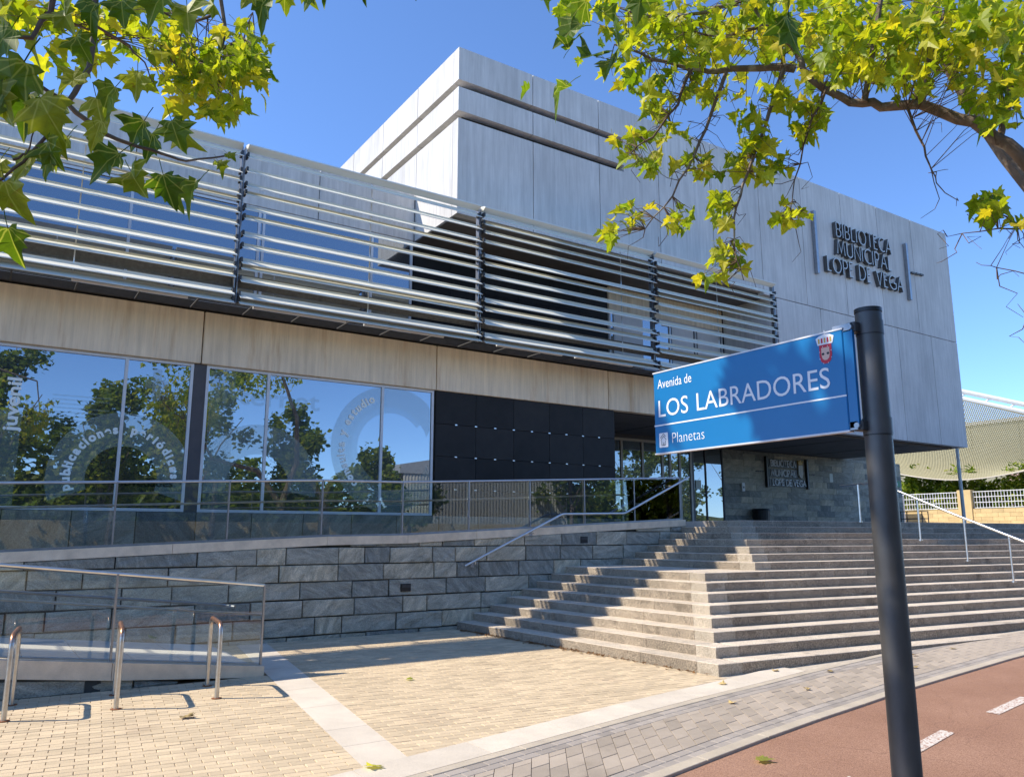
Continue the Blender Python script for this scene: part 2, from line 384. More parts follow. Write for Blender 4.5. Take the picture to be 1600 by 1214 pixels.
# ------------------------------------------------------------------ ground, street, plaza
def G(x):   # the street climbs gently to the right
    return 0.023 * (min(max(x, 8.0), 18.0) - 8.0)
_ex = [-12, 0, 4.42, 5.76, 7.61, 9.17, 12.4, 14.5, 20, 60]; _ey = [.93, 3.62, 4.61, 4.91, 5.27, 5.47, 5.73, 5.80, 5.3, 1.0]
def YE(x):  # edge between cycle track and pavement kerb
    return float(np.interp(x, _ex, _ey))
def sv(s, v, z=0.0): return (s, YE(s) + v, G(s) + z)
# one sheet of ground out to the horizon
xs = [-600, -60, -12] + list(range(-10, 21)) + [30, 60, 600]; ys = [-600, -60, -12, 0, 4, 8, 12, 30, 80, 600]
gv = [(x, y, G(x) - .05) for y in ys for x in xs]; nx = len(xs)
gf = [(j * nx + i, j * nx + i + 1, (j + 1) * nx + i + 1, (j + 1) * nx + i) for j in range(len(ys) - 1) for i in range(nx - 1)]
kind(obj('ground', gv, gf, M['earth']), 'structure')

def strip(name, v0, v1, z, mat, x0=-10, x1=26, step=.5, thick=0.0, parent=None):
    n_ = int((x1 - x0) / step) + 1; V = []; F = []
    for i in range(n_):
        x = x0 + i * step; V += [sv(x, v0, z), sv(x, v1, z)]
        if i: F.append((2 * i - 2, 2 * i, 2 * i + 1, 2 * i - 1))
    if thick:
        b = len(V); V += [(p[0], p[1], p[2] - thick) for p in V]
        for i in range(1, n_): F += [(2 * i - 2, b + 2 * i - 2, b + 2 * i, 2 * i), (2 * i - 1, 2 * i + 1, b + 2 * i + 1, b + 2 * i - 1)]
    return obj(name, V, F, M[mat], parent)
kind(strip('cycle_path', -3.2, 0, -.012, 'cycle_red'), 'structure')
kind(strip('road', -14, -3.2, -.03, 'street_asphalt', -60, 60, 2), 'structure')
pavement = kind(strip('pavement', 0, 1.45, -.012, 'grey_joint'), 'structure')
# kerb stones along the cycle track and the thin strip next to the granite
def course(v0, v1, z, ln, mat, name, parent, x0, x1, gap=.006, off=0, join=None):
    x = x0 + off
    while x < x1:
        e = min(x + ln, x1); a, b = x + gap / 2, e - gap / 2
        bt = [sv(a, v0, z - .05), sv(b, v0, z - .05), sv(b, v1, z - .05), sv(a, v1, z - .05)]
        c = .004
        mid = [(p[0], p[1], p[2] + .05 - c) for p in bt]
        tp = [sv(a + c, v0 + c, z), sv(b - c, v0 + c, z), sv(b - c, v1 - c, z), sv(a + c, v1 - c, z)]
        V = bt + mid + tp; F = [(0, 1, 5, 4), (1, 2, 6, 5), (2, 3, 7, 6), (3, 0, 4, 7), (4, 5, 9, 8), (5, 6, 10, 9), (6, 7, 11, 10), (7, 4, 8, 11), (8, 9, 10, 11)]
        if join is None: obj(name, V, F, M[mat], parent)
        else: join.add(V, F)
        x = e
course(.0, .125, .012, 1.0, 'kerb', 'kerb_stone', pavement, 1.0, 18)
course(1.315, 1.425, .004, 1.0, 'kerb', 'edging_stone', pavement, 1.0, 13)
band = MB()
for i, v in enumerate((.13, .232)): course(v, v + .098, .001, .2, None, None, None, 1.0, 18, join=band, off=.1 * (i % 2))
for i, v in enumerate((1.10, 1.205)): course(v, v + .1, .001, .2, None, None, None, 1.0, 13.5, join=band, off=.1 * (i % 2))
kind(band.build('border_pavers', M['band_paver'], pavement), 'stuff')
# diagonal grey slabs between the two borders
def clip(poly, axis, lim, keep_less):
    out = []
    for i in range(len(poly)):
        a, b = poly[i], poly[(i + 1) % len(poly)]
        ia = (a[axis] <= lim) == keep_less; ib = (b[axis] <= lim) == keep_less
        if ia: out.append(a)
        if ia != ib:
            t = (lim - a[axis]) / (b[axis] - a[axis]); out.append((a[0] + (b[0] - a[0]) * t, a[1] + (b[1] - a[1]) * t))
    return out
def slab(pts, z, mat, name, parent, fn, c=.003, join=None):
    n_ = len(pts); cx = sum(p[0] for p in pts) / n_; cy = sum(p[1] for p in pts) / n_
    ins = [(p[0] + (cx - p[0]) * .03, p[1] + (cy - p[1]) * .03) for p in pts]
    V = [fn(p[0], p[1], z - .03) for p in pts] + [fn(p[0], p[1], z - c) for p in pts] + [fn(p[0], p[1], z) for p in ins]
    F = [(i, (i + 1) % n_, n_ + (i + 1) % n_, n_ + i) for i in range(n_)] + [(n_ + i, n_ + (i + 1) % n_, 2 * n_ + (i + 1) % n_, 2 * n_ + i) for i in range(n_)] + [tuple(range(2 * n_, 3 * n_))]
    if join is not None: join.add(V, F); return
    return obj(name, V, F, M[mat], parent)
ca, sa = math.cos(math.radians(50)), math.sin(math.radians(50))
cnt = 0; far = MB()
for i in range(-10, 140):
    for j in range(-4, 9):
        # columns run across the pavement at 50 degrees, staggered
        s0 = 1.0 + i * .205; 
        pl = []
        for a, b in ((0, 0), (1, 0), (1, 1), (0, 1)):
            u = s0 + a * .199 * 1.0; w = (j + b * .975 + (.5 if i % 2 else 0)) * .225
            pl.append((u + w * ca / sa * 1.0, .335 + w))
        pl = clip(pl, 1, .338, False)
        if len(pl) > 2: pl = clip(pl, 1, 1.095, True)
        if len(pl) < 3: continue
        mx_ = sum(p[0] for p in pl) / len(pl)
        if not 1.5 < mx_ < 17: continue
        ar = abs(sum(pl[k][0] * pl[(k + 1) % len(pl)][1] - pl[(k + 1) % len(pl)][0] * pl[k][1] for k in range(len(pl)))) / 2
        if ar < .002: continue
        if mx_ < 11.5 and mx_ > 3.4 and cnt < 300: slab(pl, .001 + rnd.uniform(-.001, .0015), 'grey_paver', 'paving_slab', pavement, sv); cnt += 1
        else: slab(pl, .001, 'grey_paver', 'paving_slab', pavement, sv, join=far)
kind(far.build('far_slabs', M['grey_paver'], pavement), 'stuff')
# pavement upper part in front of the right steps (plain sheet where the slabs end)
kind(strip('upper_pavement', 1.43, 4.2, -.016, 'grey_joint', 7.0, 26), 'structure')
# cycle track dashes
for a, b in ((6.62, 7.60), (8.66, 9.66), (10.7, 11.7), (12.75, 13.75), (4.6, 5.6)):
    kind(obj('lane_dash', [sv(a, -1.10 - .02, -.007), sv(b, -1.08 - .02, -.007), sv(b, -.97, -.007), sv(a, -.99, -.007)], [(0, 1, 2, 3)], M['worn_paint']), 'structure')

# plaza: running-bond pavers in their own slightly turned grid
E1 = (.994, -.108); E2 = (.108, .994)
def pl2w(a, b): return (a * E1[0] + b * E2[0], a * E1[1] + b * E2[1])
plaza = kind(obj('plaza_paving', [(-8, YE(-8) + 1.84, -.012), (0, YE(0) + 1.84, -.012), (4.42, YE(4.42) + 1.84, -.012), (7.9, YE(7.9) + 1.84, -.012), (8.6, 13.9, -.012), (-8, 13.9, -.012)], [(0, 1, 2, 3, 4, 5)], M['joint_sand']), 'structure')
def XL(y): return 2.66 + .135 * (y - 6.1)
def XR(y): return XL(y) + .40 + .012 * (y - 6.1)
def stair_left(y): return 8.02 - .035 * (y - 7.38)
def ok_pave(x, y):
    if y < YE(x) + 1.89 or y > 13.74: return False
    if x > stair_left(y) + .05: return False
    if XL(y) - .08 < x < XR(y) + .08: return False
    if y > 10.62 and x < 3.28: return False
    return True
hw, hd = .0978, .0474
def hclip(poly, a, b, c):      # keep a*x + b*y <= c
    out = []
    for i in range(len(poly)):
        p, q = poly[i], poly[(i + 1) % len(poly)]; dp = a * p[0] + b * p[1] - c; dq = a * q[0] + b * q[1] - c
        if dp <= 0: out.append(p)
        if (dp < 0) != (dq < 0) and dp != dq: t = dp / (dp - dq); out.append((p[0] + (q[0] - p[0]) * t, p[1] + (q[1] - p[1]) * t))
    return out
def paver_poly(x, y):
    q = [(x + a * E1[0] + b * E2[0], y + a * E1[1] + b * E2[1]) for a, b in ((-hw, -hd), (hw, -hd), (hw, hd), (-hw, hd))]
    k = (YE(x + .1) - YE(x - .1)) / .2; lines = [(k, -1, k * x - YE(x) - 1.866), (0, 1, 13.735), (1, .035, 8.0 + .035 * 7.38)]
    if x < (XL(y) + XR(y)) / 2: lines += [(1, -.135, 2.66 - .135 * 6.1 - .004)] + ([(0, 1, YR_ - .01)] if x < 3.28 else [])
    else: lines += [(-1, .147, -(3.06 - .147 * 6.1) - .004)]
    full = True
    for a, b, c in lines:
        n0 = [round(p[0], 5) for p in q]; q = hclip(q, a, b, c)
        if [round(p[0], 5) for p in q] != n0: full = False
        if len(q) < 3: return None, False
    return q, full
YR_ = 10.6
pav = []
for r_ in range(40, 150):
    b = r_ * .0985
    for c_ in range(-20, 60):
        a = c_ * .2 + (.1 if r_ % 2 else 0)
        x, y = pl2w(a, b)
        if -1.6 < x < 8.3 and YE(x) + 1.7 < y < 13.85:
            q, full = paver_poly(x, y)
            if q: pav.append((x, y, q, full))
pav.sort(key=lambda p: math.hypot(p[0] - 2, p[1] - 4))
def paver_v(w, d, z):
    return [(-w, -d, -.03), (w, -d, -.03), (w, d, -.03), (-w, d, -.03), (-w, -d, -.004), (w, -d, -.004), (w, d, -.004), (-w, d, -.004), (-w + .005, -d + .005, z), (w - .005, -d + .005, z), (w - .005, d - .005, z), (-w + .005, d - .005, z)]
PF = [(0, 1, 5, 4), (1, 2, 6, 5), (2, 3, 7, 6), (3, 0, 4, 7), (4, 5, 9, 8), (5, 6, 10, 9), (6, 7, 11, 10), (7, 4, 8, 11), (8, 9, 10, 11)]
pm = bpy.data.meshes.new('paver'); pm.from_pydata([Vector((v[0] * E1[0] + v[1] * E2[0], v[0] * E1[1] + v[1] * E2[1], v[2])) for v in paver_v(hw, hd, 0)], [], PF); pm.materials.append(M['paver'])
rest = MB(); np_i = 0
for (x, y, q, full) in pav:
    dz = rnd.uniform(-.0015, .0015)
    if full and np_i < 300: inst('paver', pm, (x, y, dz), plaza); np_i += 1
    else: slab(q, dz, None, None, None, lambda a, b, z: (a, b, z), .004, rest)
kind(rest.build('more_pavers', M['paver_set'], plaza), 'stuff')
# granite plates: border along the pavement and the strip that crosses the plaza
x = 1.4
while x < 9.0:
    e = x + rnd.choice((.85, 1.0, 1.15))
    bt = [(p[0], p[1], -.04) for p in (sv(x + .003, 1.432), sv(e - .003, 1.432), sv(e - .003, 1.86), sv(x + .003, 1.86))]
    MB().hexa(bt, [(p[0], p[1], G(p[0]) + .003) for p in bt]).build('granite_plate', M['granite_strip'], plaza); x = e

y = 5.95
while y < 13.6:
    e = y + rnd.choice((.62, .8, 1.05)); e = min(e, 13.7)
    if y < 10.6 or True:
        xl0, xl1 = XL(y), XL(e)
        if y > 10.5: xl0, xl1 = max(xl0, 3.30), max(xl1, 3.30)
        MB().hexa([(xl0, y + .003, -.04), (XR(y), y + .003, -.04), (XR(e), e - .003, -.04), (xl1, e - .003, -.04)], [(xl0, y + .003, .0012), (XR(y), y + .003, .0012), (XR(e), e - .003, .0012), (xl1, e - .003, .0012)]).build('granite_plate', M['granite_strip'], plaza)
    y = e

# ------------------------------------------------------------------ granite stairs wrapping the corner
RZ = .14; TR = .363
stairs = thing('granite_stairs', (10, 9, 0), 'wide speckled granite stairs wrapping a corner up to the library entrance', 'stairs')
Rd = Vector((.994, -.108, 0)); Ld = Vector((-.035, 1, 0)).normalized(); In = Vector((.108, .994, 0))
def stair_step(c, z, ywall, xend, depth):
    c = Vector((c[0], c[1], 0)); top = z; bot = z - RZ - .03
    # towards the ramp wall
    L = (ywall - c.y) / Ld.y; a = 0.0; first = True
    while a < L - .02:
        ln = rnd.choice((.82, .95, 1.05, 1.15)); b = min(a + (.36 if first else ln), L); 
        if L - b < .3: b = L
        p = [c + Ld * (a + .003), c + Ld * (b - .003)]
        q = [v + Vector((depth, 0, 0)) for v in p]
        if first: q[0] = c + Rd * depth
        stair_block(p[0], q[0], q[1], p[1], bot, top, first); a = b; first = False
    # towards the street's rise
    a = depth; E_ = (xend - c.x) / Rd.x
    while a < E_ - .02:
        b = min(a + rnd.choice((.9, 1.1, 1.3)), E_)
        p = [c + Rd * (a + .003), c + Rd * (b - .003)]
        q = [v + In * depth for v in p]
        stair_block(p[0], p[1], q[1], q[0], bot, top, None); a = b
def stair_block(a, b, c, d, z0, z1, clean):
    pts = [a, b, c, d]; cen = sum(pts, Vector()) / 4
    ch = .007
    ins = [p + (cen - p).normalized() * ch * 1.4 for p in pts]
    V = [(p.x, p.y, z0) for p in pts] + [(p.x, p.y, z1 - ch) for p in pts] + [(p.x, p.y, z1) for p in ins]
    F = [(0, 1, 5, 4), (1, 2, 6, 5), (2, 3, 7, 6), (3, 0, 4, 7), (4, 5, 9, 8), (5, 6, 10, 9), (6, 7, 11, 10), (7, 4, 8, 11), (8, 9, 10, 11)]
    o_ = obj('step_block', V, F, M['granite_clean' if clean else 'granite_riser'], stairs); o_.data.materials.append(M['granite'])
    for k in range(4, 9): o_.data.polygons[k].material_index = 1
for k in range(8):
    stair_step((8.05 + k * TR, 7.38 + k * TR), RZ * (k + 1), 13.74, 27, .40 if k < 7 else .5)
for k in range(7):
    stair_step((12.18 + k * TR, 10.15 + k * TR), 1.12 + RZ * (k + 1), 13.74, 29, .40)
# landing and the entrance platform behind the top step
c7 = (8.05 + 7 * TR, 7.38 + 7 * TR)
MB().poly([(c7[0] + .46, c7[1] + .2), (13.5, c7[1] + .1), (13.5, 13.74), (c7[0] + .36, 13.74)], .9, 1.117).build('landing', M['granite'], stairs)
ct = Vector((12.18 + 6 * TR, 10.15 + 6 * TR, 0))
pe = ct + Rd * 22.0
kind(MB().poly([(ct.x + .35, ct.y + .36), (pe.x, pe.y + .36), (75, pe.y - .4), (75, 45), (14.0, 30), (14.0, 16.2), (14.05, 13.76)], 1.8, 2.096).build('platform', M['platform']), 'structure')

# ------------------------------------------------------------------ the library
lib = thing('library_building', (16, 20, 0), 'modern library of pale concrete panels with a louvred screen and glazed ground floor', 'building')
YF = 16.0
# ---- beam of beige precast panels
bx = [-12.3, -7.1, -1.9, 3.3, 8.5, 13.7, 18.9, 20.93]
for a, b in zip(bx, bx[1:]):
    MB().bev(a + .012, b - .012, YF, YF + .22, 5.07, 6.12, .012).build('beam_panel', M['concrete_beige'], lib)
MB().box(-12.3, 20.93, YF + .225, YF + .5, 5.10, 6.15).build('beam_core', M['slot_dark'], lib)
# ---- ground floor windows
def window(x0, x1, z0, z1, y, mulls, glass, frame, parent=lib, fw=.055, name='window', rails=()):
    f = MB(); y0, y1 = y - .03, y + .06
    f.box(x0, x1, y0, y1, z0, z0 + fw); f.box(x0, x1, y0, y1, z1 - fw, z1)
    xs_ = [x0] + list(mulls) + [x1]
    for i, m_ in enumerate(xs_):
        a = m_ if i == 0 else (m_ - fw if i == len(xs_) - 1 else m_ - fw / 2); f.box(a, a + fw, y0, y1, z0 + fw, z1 - fw)
    w = f.build(name, M[frame], parent)
    for a, b in zip(xs_, xs_[1:]):
        zz = [z0 + fw] + list(rails) + [z1 - fw]
        for c, d in zip(zz, zz[1:]):
            MB().box(a + fw * .5, b - fw * .5, y + .005, y + .02, c, d).build('pane', M[glass], w)
    return w
win = []
for x0 in (-7.1, -1.9, 3.3):
    win.append(window(x0 + .13, x0 + 5.2 - (.11 if x0 < 3 else .02), 2.2, 5.065, 16.11, (x0 + 1.36, x0 + 3.90), 'window_glass', 'frame_white'))
for xc in (-7.1, -1.9, 3.3):
    MB().box(xc - .10, xc + .125, 16.08, 16.4, 1.2, 5.068).build('column', M['frame_dark'], lib)
# plinth slabs below the glass, seen through the balustrade
x = -7.0; i = 0
while x < 14.0:
    e = min(x + 1.04, 14.0)
    MB().bev(x + .006, e - .006, 15.97, 16.09, .9, 2.19, .006).build('plinth_slab', M['plinth_stone'], lib); x = e
# rooms behind everything: one dark core for ground and first floor
MB().box(-12, 13.9, 16.42, 30, .5, 6.2).build('ground_floor_core', M['interior'], lib)
# ---- black clip-on cladding
clad = MB().box(8.52, 13.93, 16.10, 16.4, 1.2, 5.07).build('dark_cladding', M['slot_dark'], lib)
cxs = [8.52 + i * 1.082 for i in range(6)]; czs = [1.30, 2.05, 2.80, 3.55, 4.30, 5.066]
for i in range(5):
    for j in range(5):
        MB().bev(cxs[i] + .004, cxs[i + 1] - .004, 16.055, 16.097, czs[j] + .004, czs[j + 1] - .004, .003).build('panel', M['cladding'], clad)
for j in (2, 3, 4):
    for i in range(10):
        xx = 8.52 + .54 * (i + 1)
        if xx < 13.9: MB().box(xx - .03, xx + .03, 16.045, 16.053, czs[j] - .012, czs[j] + .012).build('clip', M['steel'], clad)
MB().box(13.80, 13.93, 16.42, 20.0, 2.1, 5.1).build('recess_wall', M['cladding'], lib)
# ---- entrance glazing set back under the volume
def Y20(): return 20.0
window(13.95, 20.9, 2.1, 4.98, 20.0, (15.2, 16.4, 17.62, 18.56, 19.48, 19.84, 20.31), 'door_glass', 'frame_beige', fw=.085, name='entrance_doors', rails=())
MB().box(13.95, 20.9, 19.95, 20.2, 4.99, 5.12).build('door_header', M['frame_dark'], lib)
MB().box(20.9, 21.0, 19.98, 21.4, 2.1, 5.12).build('vestibule_post', M['frame_dark'], lib)
window(21.02, 23.95, 2.1, 5.10, 21.28, (22.0, 22.98), 'door_glass', 'frame_dark', name='side_window', fw=.05)
for px_, pz, pw, ph in ((22.55, 3.66, .28, .34), (19.0, 3.5, .25, .3)):
    MB().box(px_ - pw / 2, px_ + pw / 2, 21.255 if px_ > 21 else 19.955, 21.262 if px_ > 21 else 19.962, pz - ph / 2, pz + ph / 2).build('notice', M['paper'], lib)
# entrance stone wall: courses of slabs
swall = MB().box(23.97, 36.2, 21.34, 21.7, 1.9, 5.11).build('stone_wall', M['mortar_dark'], lib)
z = 2.05; row = 0
while z < 5.10:
    h = .245; x = 23.97
    while x < 36.2:
        e = min(x + rnd.choice((.7, .95, 1.2, 1.45)), 36.2)
        if 36.2 - e < .3: e = 36.2
        dy = rnd.uniform(0, .008)
        MB().bev(x + .002, e - .002, 21.27 - dy, 21.335, z + .002, min(z + h, 5.105) - .002, .003).build('wall_slab', M['slate_tile'], swall); x = e
    z += h; row += 1
MB().box(36.0, 36.2, 21.72, 28, 1.9, 8.0).build('wall_return', M['slate_tile'], lib)
# ---- concrete volume
ZT, ZB1, ZB2, ZJ = 14.02, 9.53, 5.16, 9.40
core = MB()
core.box(9.25, 31.85, 16.27, 29.8, 9.60, 13.93); core.box(21.2, 31.85, 16.27, 23.5, 5.2, 9.61)
vol = core.build('concrete_volume', M['slot_dark'], lib)
jx = [8.98, 11.27, 13.55, 15.83, 18.11, 20.35, 22.58, 24.87, 27.13, 29.44, 32.09]; g_ = .013
def fpanel(pts):
    MB().prism_y(pts, YF, YF + .26).build('concrete_panel', M['concrete'], vol)
SX = 14.47
for i in range(10):
    a, b = jx[i] + g_, jx[i + 1] - g_
    if i == 0: a = 8.98
    if i == 9: b = 32.09
    zb = ZB1 if i < 5 else ZJ + g_
    if i < 2:
        for z0, z1 in ((zb, 12.06), (12.27, 12.92), (13.12, ZT)): fpanel([(a, z0), (b, z0), (b, z1), (a, z1)])
    elif i == 2:
        fpanel([(a, zb), (b, zb), (b, ZT), (a, ZT), (a, 13.12), (SX, 13.12), (SX, 12.92), (a, 12.92), (a, 12.27), (SX, 12.27), (SX, 12.06), (a, 12.06)])
    else: fpanel([(a, zb), (b, zb), (b, ZT), (a, ZT)])
lx = [20.95, 23.26, 25.57, 27.88, 30.19, 32.09]
for i in range(5): fpanel([(lx[i] + g_, ZB2), (lx[i + 1] - (0 if i == 4 else g_), ZB2), (lx[i + 1] - (0 if i == 4 else g_), ZJ - g_), (lx[i] + g_, ZJ - g_)])
fpanel([(20.36, ZB1), (20.93, ZB1), (20.93, ZJ + .15), (20.36, ZJ + .15)])
# left flank (sunlit), with the same two slots
jy = [16.265, 18.3, 20.6, 22.9, 25.2, 27.5, 29.8]
for a, b in zip(jy, jy[1:]):
    for z0, z1 in ((ZB1, 12.06), (12.27, 12.92), (13.12, ZT)):
        MB().box(8.98, 9.24, a + g_, b - g_, z0, z1).build('concrete_panel', M['concrete'], vol)
for a, b in zip(jy, jy[1:]):       # right flank
    MB().box(31.86, 32.09, a + g_, b - g_, ZB2 if b < 23.6 else ZB1, ZT).build('concrete_panel', M['concrete'], vol)
MB().box(20.95, 21.19, 16.27, 18.28, 6.5, 9.52).build('concrete_panel', M['concrete'], vol)
# roof sheet and soffits
MB().box(9.25, 31.85, 16.27, 29.8, 13.94, 14.0).build('roof', M['roof_grey'], lib)
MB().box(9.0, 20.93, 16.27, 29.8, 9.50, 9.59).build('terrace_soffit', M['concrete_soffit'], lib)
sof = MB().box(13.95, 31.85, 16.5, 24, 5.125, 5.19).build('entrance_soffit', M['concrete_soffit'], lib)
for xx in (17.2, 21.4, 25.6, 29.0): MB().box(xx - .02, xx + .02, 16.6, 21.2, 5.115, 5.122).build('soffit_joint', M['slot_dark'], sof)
# ---- upper floor behind the louvres
YU = 18.3
for a, b in ((-12.3, -7.1), (-7.1, -2.0), (-2.0, 2.08), (2.08, 6.3), (6.3, 8.96)):
    MB().bev(a + .01, b - .01, YU, YU + .25, 9.53, 10.86, .01).build('parapet_panel', M['concrete'], lib)
MB().box(-12.3, 8.95, YU + .26, 30, 6.2, 10.8).build('upper_floor_core', M['interior'], lib)
window(-7.0, 8.94, 6.95, 9.52, YU + .05, (-4.2, -1.2, 2.08, 4.87, 4.98, 7.78), 'upper_glass', 'frame_white', name='upper_window', fw=.06, rails=())
uclad = MB().box(8.99, 15.76, YU + .12, YU + .4, 6.3, 9.49).build('terrace_cladding', M['slot_dark'], lib)
for i in range(6):
    for j in range(3):
        MB().bev(9.0 + i * 1.126 + .004, 9.0 + (i + 1) * 1.126 - .004, YU + .06, YU + .118, 6.4 + j * 1.03 + .004, 6.4 + (j + 1) * 1.03 - .004, .003).build('panel', M['cladding'], uclad)
MB().bev(15.78, 20.94, YU + .02, YU + .2, 8.75, 9.49, .01).build('lintel_panel', M['concrete_beige'], lib)
window(15.78, 20.93, 6.4, 8.74, YU + .05, (16.0, 18.4, 19.6), 'upper_glass', 'frame_white', name='terrace_window', fw=.06)
for a, b in ((16.05, 17.2), (18.5, 19.5), (19.7, 20.8)): MB().box(a, b, YU + .035, YU + .045, 6.9 if a < 18 else 6.5, 8.66).build('bright_patch', M['white_paint'], lib)  # added white panels, standing in for bright light in the terrace glass
MB().box(8.95, 21.2, YU + .42, 29.8, 6.2, 9.49).build('terrace_core', M['interior'], lib)
# gallery deck, roof edge
MB().box(-12.3, 20.93, 15.98, YU + .04, 6.16, 6.30).build('gallery_deck', M['deck_dark'], lib)
gr = MB()
for i in range(12): gr.box(-12.3, 20.93, 15.05 + i * .08, 15.053 + i * .08, 6.168, 6.184)
for i in range(34): gr.box(-12.0 + i, -11.97 + i, 15.04, 15.97, 6.14, 6.163)
kind(gr.build('walkway_grating', M['deck_dark'], lib), 'stuff')
MB().box(-12.3, 19.5, 15.07, 15.11, 6.44, 6.70).build('gutter', M['gutter'], lib)
for xx in (0.9, 4.0, 6.3, 9.6, 11.9, 15.0, 17.4):
    MB().tube([(xx, 15.15, 6.11), (xx + 1.9, 15.15, 6.11)], .03, 8).build('tube_lamp', M['white_paint'], lib)
# ---- louvre screen
YL = 14.9
scr = MB()
scr.box(-12, 19.45, YL + .10, YL + .16, 6.10, 6.16)
screen = scr.build('louvre_screen', M['steel_dull'], lib)
PX = [-7.2, -1.81, 3.59, 8.99, 14.41, 19.42]
SZ = {1: [9.07, 8.72, 8.54, 8.27, 8.14, 7.90, 7.65, 7.35, 7.06, 6.81, 6.63, 6.29, 6.13],
      2: [9.06, 8.76, 8.46, 8.29, 8.0, 7.80, 7.46, 7.22, 6.92, 6.80, 6.56, 6.25, 6.13],
      3: [9.08, 8.90, 8.69, 8.46, 8.11, 7.93, 7.64, 7.38, 7.05, 6.85, 6.54, 6.23, 6.11],
      4: [8.97, 8.74, 8.54, 8.24, 8.11, 7.86, 7.62, 7.34, 7.01, 6.76, 6.58, 6.22, 6.13]}
SZ[0] = SZ[3]
# folded blade: steep upper leaf, flatter lower lip
prof = [(.0, .0), (-.020, -.050), (-.255, -.195), (-.261, -.187), (-.028, -.042), (-.010, .006)]
for bi in range(5):
    x0, x1 = PX[bi] + .05, PX[bi + 1] - .05; L = x1 - x0
    b = MB().prism_x([(p[0], p[1]) for p in prof], 0, L)
    me = bpy.data.meshes.new('slat'); me.from_pydata([Vector(v) for v in b.v], [], b.f); me.materials.append(M['slat'])
    for zc in SZ[bi]:
        inst('slat', me, (x0, YL + .05 + rnd.uniform(-.003, .003), zc + .07), screen)
    # broad capping blade along the top
    MB().prism_x([(YL + .10, 9.33), (YL - .12, 9.27), (YL - .13, 9.24), (YL + .02, 9.17), (YL + .05, 9.18)], x0, x1).build('cap_blade', M['slat'], screen)
    if bi >= 1:
        xm = (x0 + x1) / 2 + (0 if bi != 3 else 1.6)
        MB().tube([(xm, YL + .04, 6.05), (xm, YL + .04, 9.25)], .012, 6).build('hanger', M['steel'], screen)
for i, xp in enumerate(PX):
    b = MB().box(xp - .035, xp - .015, YL + .02, YL + .14, 6.08, 9.26); b.box(xp + .015, xp + .035, YL + .02, YL + .14, 6.08, 9.26)
    post = b.build('post', M['steel_dull'], screen)
    for s_, bi in ((-1, i - 1), (1, i)):
        for zc in SZ.get(bi, []):
            MB().box(xp + s_ * .036, xp + s_ * .075, YL - .10, YL + .08, zc - .05, zc + .045).build('bracket', M['dark_steel'], screen)

# ------------------------------------------------------------------ ramps: stone walls, copings, floors
def interp(x, xs_, ys_):
    if x <= xs_[0]: return ys_[0] + (x - xs_[0]) * (ys_[1] - ys_[0]) / (xs_[1] - xs_[0])
    if x >= xs_[-1]: return ys_[-1] + (x - xs_[-1]) * (ys_[-1] - ys_[-2]) / (xs_[-1] - xs_[-2])
    return float(np.interp(x, xs_, ys_))
CT = lambda x: interp(x, [.28, 5.16, 6.74, 14.07], [1.52, 1.74, 1.765, 2.135])   # upper coping top
YW = 13.75
ramp_u = thing('ramp_wall', (5, YW, 0), 'blue-grey stone block wall under the sloping upper ramp beside the stairs', 'wall')
kx = [-7.0, -3.2, .28, 2.6, 5.16, 6.74, 8.25, 10.2, 12.2, 14.07]
cv = MB()
for a, b in zip(kx, kx[1:]):
    cv.hexa([(a, YW + .05, -.1), (b, YW + .05, -.1), (b, YW + .32, -.1), (a, YW + .32, -.1)], [(a, YW + .05, CT(a) - .15), (b, YW + .05, CT(b) - .15), (b, YW + .32, CT(b) - .15), (a, YW + .32, CT(a) - .15)])
cv.build('wall_core', M['mortar_dark'], ramp_u)
for a, b in zip(kx, kx[1:]):
    a_, b_ = a + .003, b - .003
    MB().hexa([(a_, YW - .03, CT(a_) - .15), (b_, YW - .03, CT(b_) - .15), (b_, YW + .36, CT(b_) - .15), (a_, YW + .36, CT(a_) - .15)],
              [(a_, YW - .03, CT(a_)), (b_, YW - .03, CT(b_)), (b_, YW + .36, CT(b_)), (a_, YW + .36, CT(a_))]).build('coping_stone', M['coping'], ramp_u)
